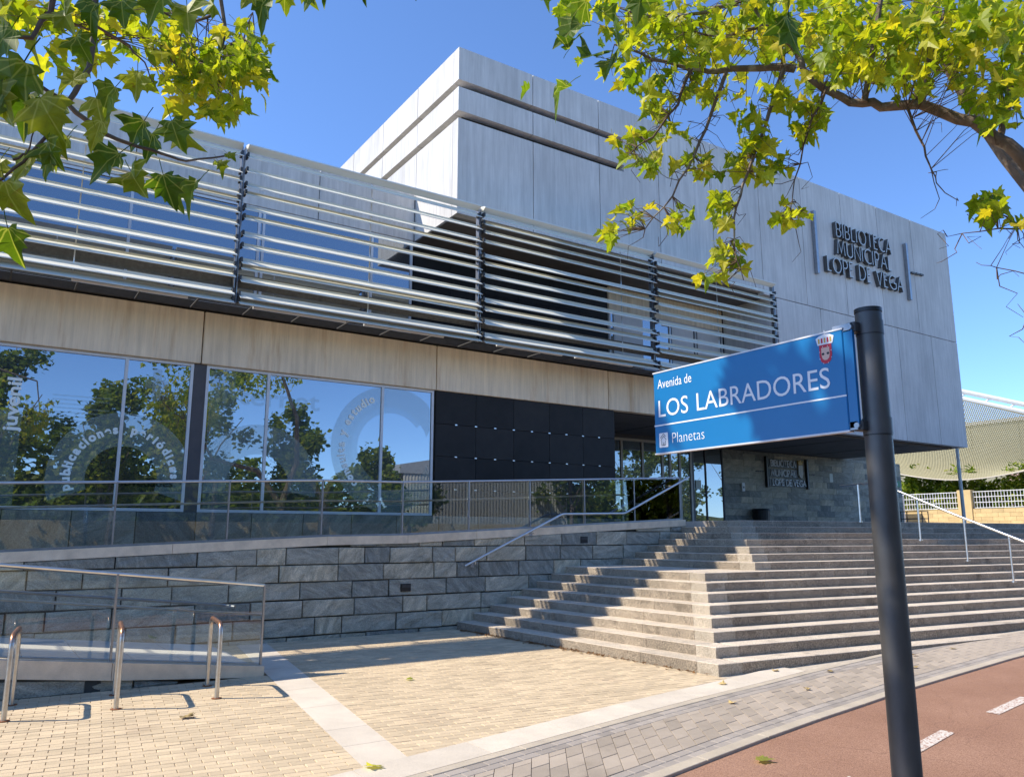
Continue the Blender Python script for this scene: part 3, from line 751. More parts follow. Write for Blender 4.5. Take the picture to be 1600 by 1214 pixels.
def stone_course(par, x0, x1, z0, z1, y, topf, lights=()):
    x = x0
    while x < x1 - .01:
        e = min(x + rnd.choice((.5, .72, .88, .95, 1.05, 1.2)), x1)
        if x1 - e < .3: e = x1
        a, b = x + rnd.uniform(.005, .014), e - rnd.uniform(.005, .014); dy = rnd.uniform(0, .034)
        ta, tb = min(z1 - rnd.uniform(.004, .018), topf(a)), min(z1 - rnd.uniform(.004, .018), topf(b)); zb = z0 + rnd.uniform(.004, .012)
        if min(ta, tb) > zb + .01:
            c = .012; f = y - dy
            pts = [(a, zb), (b, zb), (b, tb), (a, ta)]
            ins = [(a + c, zb + c), (b - c, zb + c), (b - c, tb - c), (a + c, ta - c)]
            V = [(p[0], y + .05, p[1]) for p in pts] + [(p[0] , f + .012, p[1]) for p in pts]
            # rough face: 4x2 grid of points pushed in and out
            nu, nv = 5, 3; base = len(V); V2 = []
            for j in range(nv):
                for i in range(nu):
                    u, v_ = i / (nu - 1), j / (nv - 1)
                    px_ = ins[0][0] + (ins[1][0] - ins[0][0]) * u
                    zl = ins[0][1] + (ins[3][1] - ins[0][1]) * v_; zr = ins[1][1] + (ins[2][1] - ins[1][1]) * v_
                    V2.append((px_, f + rnd.uniform(-.011, .011), zl + (zr - zl) * u))
            V += V2
            F = [(0, 1, 5, 4), (1, 2, 6, 5), (2, 3, 7, 6), (3, 0, 4, 7)]
            F += [(base + j * nu + i, base + j * nu + i + 1, base + (j + 1) * nu + i + 1, base + (j + 1) * nu + i) for j in range(nv - 1) for i in range(nu - 1)]
            F += [(4, 5, base + nu - 1, *[base + i for i in range(nu - 2, -1, -1)]), (6, 7, base + (nv - 1) * nu, *[base + (nv - 1) * nu + i for i in range(1, nu)]),
                  (5, 6, base + nv * nu - 1, *[base + j * nu + nu - 1 for j in range(nv - 2, -1, -1)]), (7, 4, base, *[base + j * nu for j in range(1, nv)])]
            obj('stone_block', V, F, M['slate'], par)
        x = e
for i, z0 in enumerate((-.23, .07, .37, .67, .965, 1.26, 1.555, 1.85)):
    stone_course(ramp_u, -4 + .37 * (i % 3), 14.05, z0, z0 + .297, YW, lambda x: CT(x) - .155)
for lx_, lz in ((6.72, .81), (10.96, 1.67)):
    MB().box(lx_ - .10, lx_ + .10, YW - .032, YW + .02, lz - .07, lz + .07).build('step_lamp_box', M['black_plastic'], ramp_u)
    MB().box(lx_ - .085, lx_ + .085, YW - .045, YW - .033, lz + .0, lz + .055).build('step_lamp_hood', M['dark_steel'], ramp_u)
kind(MB().hexa([(-7, YW + .37, .3), (14.07, YW + .37, .3), (14.07, 15.96, .3), (-7, 15.96, .3)], [(-7, YW + .37, 1.05), (14.07, YW + .37, 2.09), (14.07, 15.96, 2.09), (-7, 15.96, 1.05)]).build('upper_ramp', M['platform']), 'structure')

# lower ramp along the front, rising to the left
YR = 10.6
CL = lambda x: .115 + (3.22 - x) * .108
ramp_l = thing('lower_ramp', (0, YR, 0), 'low ramp edge of pale coping over slate with bright tiled floor, left foreground', 'ramp')
ks = [-5.0, -2.2, -.45, 1.45, 3.22]
for a, b in zip(ks, ks[1:]):
    a_, b_ = a + .003, b - .003; th = lambda x: .0 if x > 3.2 else .19
    MB().hexa([(a_, YR, max(-.02, CL(a_) - .2)), (b_, YR, max(-.02, CL(b_) - .2)), (b_, YR + .3, max(-.02, CL(b_) - .2)), (a_, YR + .3, max(-.02, CL(a_) - .2))],
              [(a_, YR, CL(a_)), (b_, YR, CL(b_)), (b_, YR + .3, CL(b_)), (a_, YR + .3, CL(a_))]).build('coping_stone', M['coping'], ramp_l)
MB().hexa([(-5, YR + .04, -.05), (1.35, YR + .04, -.05), (1.35, YR + .28, -.05), (-5, YR + .28, -.05)], [(-5, YR + .04, CL(-5) - .2), (1.35, YR + .04, CL(1.35) - .2), (1.35, YR + .28, CL(1.35) - .2), (-5, YR + .28, CL(-5) - .2)]).build('wall_core', M['mortar_dark'], ramp_l)
for i, z0 in enumerate((-.02, .2, .45)): stone_course(ramp_l, -4.5 + .3 * i, 2.6, z0, z0 + .24, YR + .045, lambda x: CL(x) - .203)
CF = lambda x: CL(x) - .07
x = -5.0
while x < 3.25:
    e = min(x + .62, 3.27)
    for y0, y1 in ((YR + .31, 11.9), (11.906, YW - .06)):
        z_ = lambda q: max(.004, CF(q))
        MB().hexa([(x + .004, y0, -.05), (e - .004, y0, -.05), (e - .004, y1, -.05), (x + .004, y1, -.05)], [(x + .004, y0, z_(x)), (e - .004, y0, z_(e)), (e - .004, y1, z_(e)), (x + .004, y1, z_(x))]).build('floor_tile', M['ramp_tile'], ramp_l)
    x = e

# ------------------------------------------------------------------ balustrades and handrails
def balustrade(name, label, xs_, topf, y, h, mid, post_r=.014):
    t = thing(name, (xs_[0], y, topf(xs_[0])), label, 'balustrade')
    for a, b in zip(xs_, xs_[1:]):
        a_, b_ = a + .015, b - .015
        MB().hexa([(a_, y - .006, topf(a_) + .03), (b_, y - .006, topf(b_) + .03), (b_, y + .006, topf(b_) + .03), (a_, y + .006, topf(a_) + .03)],
                  [(a_, y - .006, topf(a_) + h - .03), (b_, y - .006, topf(b_) + h - .03), (b_, y + .006, topf(b_) + h - .03), (a_, y + .006, topf(a_) + h - .03)]).build('glass_panel', M['rail_glass'], t)
    for a in xs_:
        MB().box(a - .012, a + .012, y - .022, y + .03, topf(a), topf(a) + h).build('post', M['steel_dull'], t)
    pts = [(x_, y, topf(x_) + h) for x_ in xs_]
    MB().tube(pts, .022, 8).build('top_rail', M['steel'], t, True)
    if mid: MB().tube([(p[0], y + .07, p[2] - h + mid) for p in pts], .018, 8).build('middle_rail', M['steel'], t, True)
    MB().hexa([(xs_[0], y - .03, topf(xs_[0]) - .0), (xs_[-1], y - .03, topf(xs_[-1])), (xs_[-1], y + .03, topf(xs_[-1])), (xs_[0], y + .03, topf(xs_[0]))],
              [(xs_[0], y - .03, topf(xs_[0]) + .045), (xs_[-1], y - .03, topf(xs_[-1]) + .045), (xs_[-1], y + .03, topf(xs_[-1]) + .045), (xs_[0], y + .03, topf(xs_[0]) + .045)]).build('base_channel', M['steel_dull'], t) if len(xs_) < 4 else None
    return t
xs_u = [-4.7, -3.1, -1.5, .1, 1.74, 3.46, 5.09, 6.68, 8.14, 9.63, 11.1, 12.57, 14.04]
bal = balustrade('glass_balustrade', 'long glass balustrade with twin steel rails along the upper ramp', xs_u, CT, YW + .12, 1.0, .64)
for a, b in zip(xs_u, xs_u[1:]):
    MB().hexa([(a, YW + .09, CT(a)), (b, YW + .09, CT(b)), (b, YW + .15, CT(b)), (a, YW + .15, CT(a))], [(a, YW + .09, CT(a) + .035), (b, YW + .09, CT(b) + .035), (b, YW + .15, CT(b) + .035), (a, YW + .15, CT(a) + .035)]).build('base_channel', M['steel_dull'], bal)
bl = balustrade('glass_balustrade', 'low glass balustrade in the left foreground behind the bike hoops', [-5.0, -1.4, 1.44, 3.2], CL, YR + .12, 1.0, .62)
for zz in (.92, .64):
    pts = bent([(-5, YR + .42, CL(-5) + zz + .06), (2.78, YR + .42, CL(2.78) + zz + .06), (2.86, YR + .20, CL(2.86) + zz + .06)], .05)
    MB().tube(pts, .02, 8).build('hand_rail', M['steel_dull'], bl, True)
hr = thing('wall_handrail', (8, 13.6, 1.1), 'steel handrail bracketed to the stone wall along the left steps', 'handrail')
MB().tube(bent([(7.91, 13.6, 1.18), (10.29, 13.6, 2.21), (12.04, 13.6, 2.25), (14.11, 13.6, 3.14)], .08), .024, 10).build('rail', M['steel'], hr, True)
for xx, zz in ((8.15, 1.27), (9.55, 1.88)):
    MB().tube(bent([(xx, 13.6, zz - .01), (xx, 13.6, zz - .07), (xx, YW - .01, zz - .07)], .03), .011, 6).build('bracket', M['steel'], hr)
    MB().box(xx - .04, xx + .04, YW - .035, YW - .024, zz - .12, zz - .03).build('bracket_plate', M['steel_dull'], hr)
for xx, zz in ((11.2, 2.23), (12.57, 2.48), (13.6, 2.92)):
    MB().tube([(xx, 13.6, zz), (xx, YW + .1, zz)], .010, 6).build('bracket', M['steel'], hr)
hr2 = thing('stair_handrail', (17.8, 9.2, 1.2), 'freestanding steel handrail on posts down the right-hand steps', 'handrail')
MB().tube(bent([(18.6, 12.6, 3.03), (18.22, 11.3, 3.03), (17.85, 9.3, 2.20), (17.55, 7.9, 1.66), (17.25, 6.6, 1.18), (17.2, 6.35, 1.15)], .1), .026, 10).build('rail', M['steel'], hr2, True)
for (xx, yy, zb, zt) in ((18.3, 11.9, 2.1, 3.02), (18.08, 10.28, 1.66, 2.60), (17.8, 9.12, 1.23, 2.12), (17.6, 8.15, .84, 1.75), (17.38, 7.15, .40, 1.37)):
    MB().tube([(xx, yy, zb - .02), (xx, yy, zt)], .021, 8).build('post', M['steel'], hr2, True)
    MB().tube([(xx, yy, zb - .01), (xx, yy, zb + .012)], .05, 12).build('foot_plate', M['steel'], hr2)

# ------------------------------------------------------------------ bike hoops
hl = ('steel bike hoop nearest the left picture edge', 'middle of the three steel bike hoops', 'steel bike hoop nearest the pale paving strip')
for i, xh in enumerate((.38, 1.36, 2.36)):
    t = thing('bike_hoop', (xh, 9.85, 0), hl[i], 'bike rack', 'bike hoops in the plaza')
    o_ = .10
    a = Vector((xh - .0, 9.44, 0)); b = Vector((xh + o_ * .9, 10.27, 0)); up_ = Vector((0, 0, .79))
    pts = bent([a, a + up_, b + up_, b], .13, 7)
    MB().tube(pts, .025, 12).build('hoop', M['hoop_steel'], t, True)
    for p in (a, b):
        MB().tube([p + Vector((0, 0, .001)), p + Vector((0, 0, .008))], .055, 14).build('base_plate', M['rust'], t)

# ------------------------------------------------------------------ raised lettering made of thin strokes
def arc(cx, cy, rx, ry, a0, a1, n_=10): return [(cx + rx * math.cos(math.radians(a0 + (a1 - a0) * i / n_)), cy + ry * math.sin(math.radians(a0 + (a1 - a0) * i / n_))) for i in range(n_ + 1)]
GL = {  # strokes in a box 0..w x 0..1
 'B': (.50, [[(0, 0), (0, 1)], [(0, 1), (.2, 1)] + arc(.2, .76, .24, .24, 90, -90) + [(0, .52)], [(.2, .52)] + arc(.22, .26, .28, .26, 90, -90) + [(0, 0)]]),
 'I': (.04, [[(0, 0), (0, 1)]]), 'L': (.36, [[(0, 1), (0, 0), (.36, 0)]]),
 'O': (.86, [arc(.43, .5, .43, .5, 0, 360, 24)]), 'T': (.52, [[(0, 1), (.52, 1)], [(.26, 1), (.26, 0)]]),
 'E': (.40, [[(.40, 1), (0, 1), (0, 0), (.40, 0)], [(0, .52), (.34, .52)]]),
 'C': (.66, [arc(.46, .5, .46, .5, 58, 302, 18)]), 'A': (.66, [[(0, 0), (.33, 1), (.66, 0)], [(.13, .34), (.53, .34)]]),
 'M': (.80, [[(0, 0), (.12, 1), (.40, .15), (.68, 1), (.80, 0)]]), 'U': (.60, [[(0, 1), (0, .32)] + arc(.30, .30, .30, .30, 180, 360) + [(.60, 1)]]),
 'N': (.62, [[(0, 0), (0, 1), (.62, 0), (.62, 1)]]), 'P': (.46, [[(0, 0), (0, 1), (.2, 1)] + arc(.2, .73, .26, .27, 90, -90) + [(0, .46)]]),
 'D': (.66, [[(0, 0), (0, 1), (.18, 1)] + arc(.18, .5, .48, .5, 90, -90, 14) + [(0, 0)]]), 'V': (.62, [[(0, 1), (.31, 0), (.62, 1)]]),
 'G': (.76, [arc(.46, .5, .46, .5, 50, 330, 18)[:-2] + [(.80, .14), (.80, .46), (.52, .46)]]), ' ': (.22, [])}
def stroke_letter(ch, x, z, h, sx, th, y0, y1, mat, parent):
    w, strokes = GL[ch]; b = MB(); fr = []
    for st in strokes:
        pts = [Vector((x + p[0] * h * sx, 0, z + p[1] * h)) for p in st]; n_ = len(pts); L_, R_ = [], []
        for i in range(n_):
            d = pts[min(i + 1, n_ - 1)] - pts[max(i - 1, 0)]
            if 0 < i < n_ - 1:
                d1 = (pts[i] - pts[i - 1]).normalized(); d2 = (pts[i + 1] - pts[i]).normalized(); d = d1 + d2
                k = 1 / max(.45, math.cos(d1.angle(d2) / 2)) if d1.length and d2.length else 1
            else: k = 1
            if d.length < 1e-6: d = Vector((1, 0, 0))
            d.normalize(); nn = Vector((-d.z, 0, d.x)) * th / 2 * k; L_.append(pts[i] + nn); R_.append(pts[i] - nn)
        for i in range(n_ - 1):
            q = [L_[i], R_[i], R_[i + 1], L_[i + 1]]; fr.append(len(b.f))
            b.add([(p.x, y0, p.z) for p in q] + [(p.x, y1, p.z) for p in q], [(0, 1, 2, 3), (7, 6, 5, 4), (0, 4, 5, 1), (1, 5, 6, 2), (2, 6, 7, 3), (3, 7, 4, 0)])
    if b.v:
        o_ = b.build('letter', M[mat], parent)
        if mat == 'letter_face':
            o_.data.materials.append(M['letter_front_lit'])
            for k in fr: o_.data.polygons[k].material_index = 1
def letter_line(txt, x0, x1, z, h, th, y0, y1, mat, parent, gap=.16):
    tot = sum(GL[c][0] for c in txt) + gap * (len(txt) - 1); sx = (x1 - x0) / (tot * h); x = x0
    for c in txt:
        stroke_letter(c, x, z, h, sx, th, y0, y1, mat, parent); x += (GL[c][0] + gap) * h * sx
big = thing('raised_lettering', (26, 15.7, 10.8), 'large raised metal letters with side bars high on the concrete facade', 'sign')
for t_, a, b, z_ in (('BIBLIOTECA', 24.3, 27.68, 12.19), ('MUNICIPAL', 24.28, 27.62, 11.53), ('LOPE DE VEGA', 23.64, 28.26, 10.81)):
    letter_line(t_, a, b, z_, .53, .042, 15.84, 15.99, 'letter_face', big, .24)
for xx in (23.14, 28.82): MB().box(xx - .06, xx + .06, 15.86, 15.99, 10.61, 12.88).build('side_bar', M['steel_dull'], big)
for i in range(3): MB().box(29.1 + i * .30, 29.33 + i * .30, 15.90, 15.99, 11.74 + i * .02, 11.80 + i * .02).build('dash', M['letter_face'], big)
small = thing('wall_lettering', (27.7, 21.2, 3.7), 'dark nameplate with three letter rows and a crest on the entrance stone wall', 'sign')
for z0, z1, x1 in ((4.52, 4.86, 28.42), (4.12, 4.46, 28.42), (3.74, 4.07, 28.95)):
    MB().box(26.6, x1, 21.2, 21.262, z0, z1).build('backing_bar', M['black_plastic'], small)
for t_, a, b, z_ in (('BIBLIOTECA', 26.72, 28.3, 4.57), ('MUNICIPAL', 26.72, 28.25, 4.17), ('LOPE DE VEGA', 26.78, 28.9, 3.79)):
    letter_line(t_, a, b, z_, .24, .028, 21.17, 21.198, 'sign_white', small)
for xx in (26.45, 29.05): MB().box(xx - .05, xx + .05, 21.14, 21.262, 3.68, 4.95).build('side_bar', M['black_plastic'], small)
for s0, d in ((25.85, 1), (29.15, 1)):
    for i in range(4): MB().box(s0 + i * .13, s0 + i * .13 + .09, 21.22, 21.262, 4.30 - .0, 4.34).build('dash', M['black_plastic'], small)
crest_pts = [(28.6 + p[0], 4.42 + p[1]) for p in [(-.14, .25), (.14, .25), (.15, -.1), (.08, -.25), (0, -.3), (-.08, -.25), (-.15, -.1)]]
MB().prism_y(list(reversed(crest_pts)), 21.15, 21.20).build('crest_shield', M['frame_beige'], small)
MB().prism_y([(28.47, 4.69), (28.73, 4.69), (28.77, 4.86), (28.68, 4.80), (28.6, 4.90), (28.52, 4.80), (28.43, 4.86)], 21.15, 21.20).build('crest_crown', M['gold'], small)
ic = thing('intercom', (25.02, 21.25, 3.5), 'small pale intercom box on the stone wall left of the nameplate', 'intercom')
MB().bev(24.94, 25.10, 21.2, 21.262, 3.48, 3.82, .01).build('housing', M['white_paint'], ic); MB().box(24.99, 25.05, 21.193, 21.199, 3.6, 3.68).build('button', M['black_plastic'], ic)
tag(MB().box(30.68, 30.9, 21.25, 21.262, 4.05, 4.42).build('wall_notice', M['paper']), 'small pale notice on the stone wall right of the nameplate', 'notice')
es = thing('exit_sign', (35.7, 21.25, 4.1), 'small green sign at the right end of the entrance stone wall', 'sign')
MB().box(35.4, 36.0, 21.2, 21.262, 4.0, 4.28).build('plate', M['green_sign'], es); MB().box(35.5, 35.75, 21.192, 21.199, 4.08, 4.2).build('symbol', M['sign_white'], es)
bn = thing('litter_bin', (25.6, 20.9, 2.1), 'black bin standing against the entrance stone wall', 'bin')
MB().tube([(25.6, 20.9, 2.1), (25.6, 20.9, 2.2), (25.6, 20.9, 2.72)], [.26, .30, .34], 20).build('body', M['black_plastic'], bn, False)
MB().tube([(25.6, 20.9, 2.725), (25.6, 20.9, 2.80)], [.36, .33], 20).build('lid', M['black_plastic'], bn)

# ------------------------------------------------------------------ text helper for flat print
def text_mesh(txt, size, weight=0.0, spacing=1.0):
    cu = bpy.data.curves.new('text', 'FONT'); cu.body = txt; cu.size = size; cu.offset = weight; cu.space_character = spacing; cu.resolution_u = 4
    o = bpy.data.objects.new('text', cu); COL.objects.link(o); dg = bpy.context.evaluated_depsgraph_get(); dg.update()
    me = o.evaluated_get(dg).to_mesh(); vs_ = [v.co.copy() for v in me.vertices]; fs = [tuple(p.vertices) for p in me.polygons]
    o.evaluated_get(dg).to_mesh_clear(); bpy.data.objects.remove(o); bpy.data.curves.remove(cu)
    return vs_, fs
def put_text(txt, size, org, ax, ay, mat, name, parent, weight=0.0, width=None, spacing=1.0, thick=None):
    v, f = text_mesh(txt, size, weight, spacing)
    w = max(p.x for p in v) - min(p.x for p in v); x0 = min(p.x for p in v)
    k = width / w if width else 1.0
    org, ax, ay = Vector(org), Vector(ax), Vector(ay)
    return obj(name, [org + ax * ((p.x - x0) * k) + ay * p.y for p in v], f, M[mat], parent)

# ------------------------------------------------------------------ street name sign
ss = thing('street_sign', (2.556, 1.569, 0), 'blue street name board on a dark round pole in the right foreground', 'street sign')
px_, py_ = 2.556, 1.569
def ring(r, z0, z1, name, mat, n_=28):
    return MB().tube([(px_, py_, z0), (px_, py_, z1)], r, n_).build(name, M[mat], ss, True)
pole_pts = [(px_, py_, -.06), (px_, py_, 1.2), (px_, py_, 2.50), (px_, py_, 2.525), (px_, py_, 2.54)]
MB().tube(pole_pts, [.046, .046, .0445, .0445, .042], 32).build('pole', M['pole'], ss, True)
ring(.0462, 2.532, 2.546, 'cap', 'black_plastic'); ring(.0466, 2.452, 2.500, 'clamp_band', 'pole'); ring(.0478, 2.098, 2.155, 'clamp_band', 'pole'); ring(.0470, 2.094, 2.098, 'clamp_seam', 'black_plastic'); ring(.0458, 2.449, 2.452, 'clamp_seam', 'black_plastic')
SXp = 2.47
board = MB().bev(SXp, SXp + .022, 1.62, 2.575, 2.108, 2.478, .003).build('sign_board', M['sign_blue'], ss)
for zz in (2.475, 2.1115): MB().box(SXp - .002, SXp + .024, 1.618, 2.577, zz - .004, zz + .002).build('edge_trim', M['frame_white'], board)
MB().box(SXp + .004, SXp + .018, 1.585, 1.619, 2.12, 2.465).build('edge_profile', M['sign_blue'], ss)
for zz in (2.475, 2.127):
    MB().bev(px_ - .075, px_ - .03, 1.575, 1.612, zz - .018, zz + .018, .003).build('clamp', M['dark_steel'], ss)
    MB().tube([(px_ - .085, 1.593, zz), (px_ - .072, 1.593, zz)], .010, 12).build('bolt', M['steel_dull'], ss)
    MB().box(SXp + .004, SXp + .03, 1.59, 1.66, zz - .014, zz + .014).build('clamp_arm', M['steel_dull'], ss)
# printing: reads from far (y=2.575) to near (y=1.62)
PXF = SXp - .0012
ax, ay = (0, -1, 0), (0, 0, 1)
put_text('Avenida de', .058, (PXF, 2.548, 2.400), ax, ay, 'sign_white', 'small_text', board, .0, .205)
put_text('LOS', .108, (PXF, 2.546, 2.272), ax, ay, 'sign_white', 'name_text', board, .0, .178)
put_text('LABRADORES', .108, (PXF, 2.318, 2.272), ax, ay, 'sign_white', 'name_text', board, .0, .637)
obj('rule', [(PXF, 2.575, 2.232), (PXF, 1.62, 2.232), (PXF, 1.62, 2.238), (PXF, 2.575, 2.238)], [(0, 1, 2, 3)], M['sign_white'], board)
put_text('Planetas', .066, (PXF, 2.468, 2.150), ax, ay, 'sign_white', 'small_text', board, -.001, .185)
def flat(name, pts, mat, off=0.0): return obj(name, [(PXF - off, p[0], p[1]) for p in pts], [tuple(range(len(pts)))], M[mat], board)
flat('icon_tile', [(2.545, 2.136), (2.497, 2.136), (2.494, 2.139), (2.494, 2.197), (2.497, 2.2), (2.545, 2.2), (2.548, 2.197), (2.548, 2.139)], 'sign_white')
for a, b in (((2.538, 2.168), (2.521, 2.186)), ((2.521, 2.186), (2.504, 2.168)), ((2.533, 2.166), (2.533, 2.146)), ((2.509, 2.166), (2.509, 2.146)), ((2.533, 2.146), (2.509, 2.146)), ((2.524, 2.147), (2.524, 2.158)), ((2.518, 2.158), (2.518, 2.147)), ((2.540, 2.178), (2.521, 2.196)), ((2.521, 2.196), (2.508, 2.183))):
    d = Vector((b[0] - a[0], b[1] - a[1], 0)).normalized(); nn = (-d.y * .0012, d.x * .0012)
    flat('icon_line', [(a[0] + nn[0], a[1] + nn[1]), (b[0] + nn[0], b[1] + nn[1]), (b[0] - nn[0], b[1] - nn[1]), (a[0] - nn[0], a[1] - nn[1])], 'black_plastic', .0006)
cy_, cz_ = 1.690, 2.405
shield = lambda s: [(cy_ + p[0] * s * .82, cz_ - .006 + p[1] * s * .9) for p in [(.030, .035), (-.030, .035), (-.031, -.01), (-.024, -.032), (-.010, -.042), (.010, -.042), (.024, -.032), (.031, -.01)]]
flat('crest_shield', shield(1.0), 'red_enamel'); flat('crest_field', shield(.66), 'skin_print', .0006)
flat('crest_crown', [(cy_ + .030, cz_ + .026), (cy_ - .030, cz_ + .026), (cy_ - .037, cz_ + .052), (cy_ - .022, cz_ + .060), (cy_, cz_ + .064), (cy_ + .022, cz_ + .060), (cy_ + .037, cz_ + .052)], 'sign_white', .0004)
for i in range(5): 
    q = cy_ - .024 + i * .012; flat('crown_jewel', [(q - .0035, cz_ + .032), (q + .0035, cz_ + .032), (q + .0035, cz_ + .050), (q - .0035, cz_ + .050)], 'red_enamel' if i % 2 else 'gold', .0009)
flat('crown_cross', [(cy_ - .0015, cz_ + .064), (cy_ + .0015, cz_ + .064), (cy_ + .0015, cz_ + .078), (cy_ - .0015, cz_ + .078)], 'sign_white', .0004)
for s_ in (-.010, .010):
    flat('crest_mark', [(cy_ + s_ + .006 * math.cos(k * math.pi / 3), cz_ - .008 + .005 * math.sin(k * math.pi / 3)) for k in range(6)], 'black_plastic', .0012)
for k in range(8):
    a_ = k * math.pi / 4 + .4; flat('crest_stud', [(cy_ + .0255 * math.cos(a_) + .002 * math.cos(j * math.pi / 2), cz_ - .012 + .033 * math.sin(a_) + .002 * math.sin(j * math.pi / 2)) for j in range(4)], 'sign_white', .0012)

# ------------------------------------------------------------------ lettering film on the library windows
WY = 16.106
w1, w2 = win[1], win[2]
def ring_film(name, cx, cz, r0, r1, a0, a1, parent, mat='film_ring', xmax=None, n_=40, legs=0):
    V = []; F = []
    for i in range(n_ + 1):
        a = math.radians(a0 + (a1 - a0) * i / n_)
        for r in (r0, r1): V.append((min(cx + r * math.cos(a), xmax or 99), WY, cz + r * math.sin(a)))
        if i: F.append((2 * i - 2, 2 * i - 1, 2 * i + 1, 2 * i))
    o = obj(name, V, F, M[mat], parent)
    return o
def arc_text(txt, cx, cz, r, a0, a1, size, parent, mat='film_text', weight=.011):
    """letters set clockwise along an arc from angle a0 to a1, tops outwards"""
    gl = []
    for ch in txt:
        if ch == ' ': gl.append((None, None, size * .30, 0)); continue
        v, f = text_mesh(ch, size, weight); x0, x1 = min(p.x for p in v), max(p.x for p in v); gl.append((v, f, x1 - x0, (x0 + x1) / 2))
    tot = sum(g[2] for g in gl); gap = (math.radians(abs(a0 - a1)) * r - tot) / max(1, len(gl) - 1); s_ = 0.0
    for v, f, w, mid in gl:
        if v:
            t = math.radians(a0) - (s_ + w / 2) / r; rad = Vector((math.cos(t), 0, math.sin(t))); tan = Vector((math.sin(t), 0, -math.cos(t)))
            o = Vector((cx, WY - .002, cz)) + rad * r
            obj('film_letter', [o + tan * (p.x - mid) + rad * p.y for p in v], f, M[mat], parent)
        s_ += w + gap
ring_film('film_arch', 2.08, 2.78, .60, 1.22, -20, 200, w1)
arc_text('publicaciones', 2.08, 2.78, .84, 196, 98, .215, w1)
arc_text('periódicas', 2.08, 2.78, .84, 84, 2, .215, w1)
obj('film_cross', [(2.34, WY, 4.50), (2.34, WY, 4.68), (2.74, WY, 4.68), (2.74, WY, 4.50)], [(0, 1, 2, 3)], M['film_ring'], w1)
obj('film_cross', [(2.47, WY - .001, 4.27), (2.47, WY - .001, 4.89), (2.63, WY - .001, 4.89), (2.63, WY - .001, 4.27)], [(0, 1, 2, 3)], M['film_ring'], w1)
put_text('juvenil', .30, (.36, WY, 3.52), (0, 0, 1), (-1, 0, 0), 'film_text', 'film_word', w1, .008, .95)
obj('film_bar', [(-.4, WY + .001, 2.27), (.42, WY + .001, 2.27), (.42, WY + .001, 3.9), (-.4, WY + .001, 3.9)], [(0, 1, 2, 3)], M['film_faint'], w1)
put_text('novedades', .20, (2.02, WY, 2.66), (1, 0, 0), (0, 0, 1), 'film_dark', 'film_word', w1, .004, .95)
for i in range(7): obj('film_line', [(.85, WY, 4.22 - i * .075), (1.78 - (.3 if i in (2, 6) else 0), WY, 4.22 - i * .075), (1.78 - (.3 if i in (2, 6) else 0), WY, 4.245 - i * .075), (.85, WY, 4.245 - i * .075)], [(0, 1, 2, 3)], M['film_faint'], w1)
ring_film('film_arch', 4.55, 2.75, .62, 1.22, -10, 190, w2, 'film_ring')
obj('film_bar', [(3.52, WY + .001, 2.27), (4.0, WY + .001, 2.27), (4.0, WY + .001, 4.98), (3.52, WY + .001, 4.98)], [(0, 1, 2, 3)], M['film_faint'], w2)
put_text('internet', .52, (3.62, WY, 4.36), (1, 0, 0), (0, 0, 1), 'film_faint', 'film_word', w2, .01, 2.15)
ring_film('film_ring', 7.45, 3.65, .93, 1.40, 20, 340, w2, xmax=8.40)
ring_film('film_ring', 7.45, 3.65, .80, .93, 40, 250, w2, 'film_faint')
arc_text('consulta y estudio', 7.45, 3.65, 1.10, 226, 112, .235, w2)

# ------------------------------------------------------------------ plane-tree leaves, limbs and crowns
_half = [(.0, .0), (.17, -.07), (.36, -.03), (.27, .09), (.47, .15), (.64, .36), (.45, .38), (.36, .45), (.45, .64), (.26, .60), (.18, .68), (.13, .84), (.0, 1.06)]
def leaf_verts(r):
    out = [(x, y) for x, y in _half] + [(-x, y) for x, y in reversed(_half[1:-1])]
    fold = r.uniform(-.1, .65); droop = r.uniform(-.1, .7); sk = r.uniform(-.35, .35); wv_ = r.uniform(0, .09); ph = r.uniform(0, 6)
    z = lambda x, y: fold * abs(x) - droop * y * y + sk * x * y + wv_ * math.sin(7 * x + ph) + wv_ * math.sin(6 * y + ph * 2)
    V = [Vector((0, .36, z(0, .36)))] + [Vector((x + sk * y * .5, y, z(x, y))) for x, y in out]
    n_ = len(out); return V, [(0, 1 + i, 1 + (i + 1) % n_) for i in range(n_)]
LV = [leaf_verts(rnd) for _ in range(16)]
LM = {}
for mn in ('leaf_bright', 'leaf_dark'):
    LM[mn] = []
    for v, f in LV:
        b = MB().add(v, f); b.tube([(0, .02, -.005), (0, -.28, .02), (0, -.5, .0)], .014, 3)
        me = bpy.data.meshes.new('leaf'); me.from_pydata([Vector(q) for q in b.v], [], b.f); me.materials.append(M[mn]); LM[mn].append(me)
        at_ = me.attributes.new('leaf_uv', 'FLOAT_VECTOR', 'POINT')
        for k, q in enumerate(b.v): at_.data[k].vector = (q[0], max(q[1], -.01), 0) if k < len(v) else (.3, .3, 0)
def leaf_rot(r, hang=.6):
    """tip mostly outwards and down, blade facing up or sideways"""
    a = r.uniform(0, 2 * math.pi); dn = r.gauss(-hang, .45)
    tip = Vector((math.cos(a), math.sin(a), dn)).normalized()
    nrm = Vector((r.gauss(0, .55), r.gauss(0, .55), 1)); nrm = (nrm - tip * nrm.dot(tip)).normalized()
    xx = tip.cross(nrm); return Matrix((xx, tip, nrm)).transposed()
def leaf_one(mn, p, s, par, r, rot=None):
    me = r.choice(LM[mn]); o = inst('leaf', me, p, par, (rot or leaf_rot(r)).to_euler(), (s, s, s)); return o
def leaf_add(mb, p, s, r, hang=.6):
    v, f = r.choice(LV); R_ = leaf_rot(r, hang); mb.add([p + R_ @ (q * s) for q in v], f)
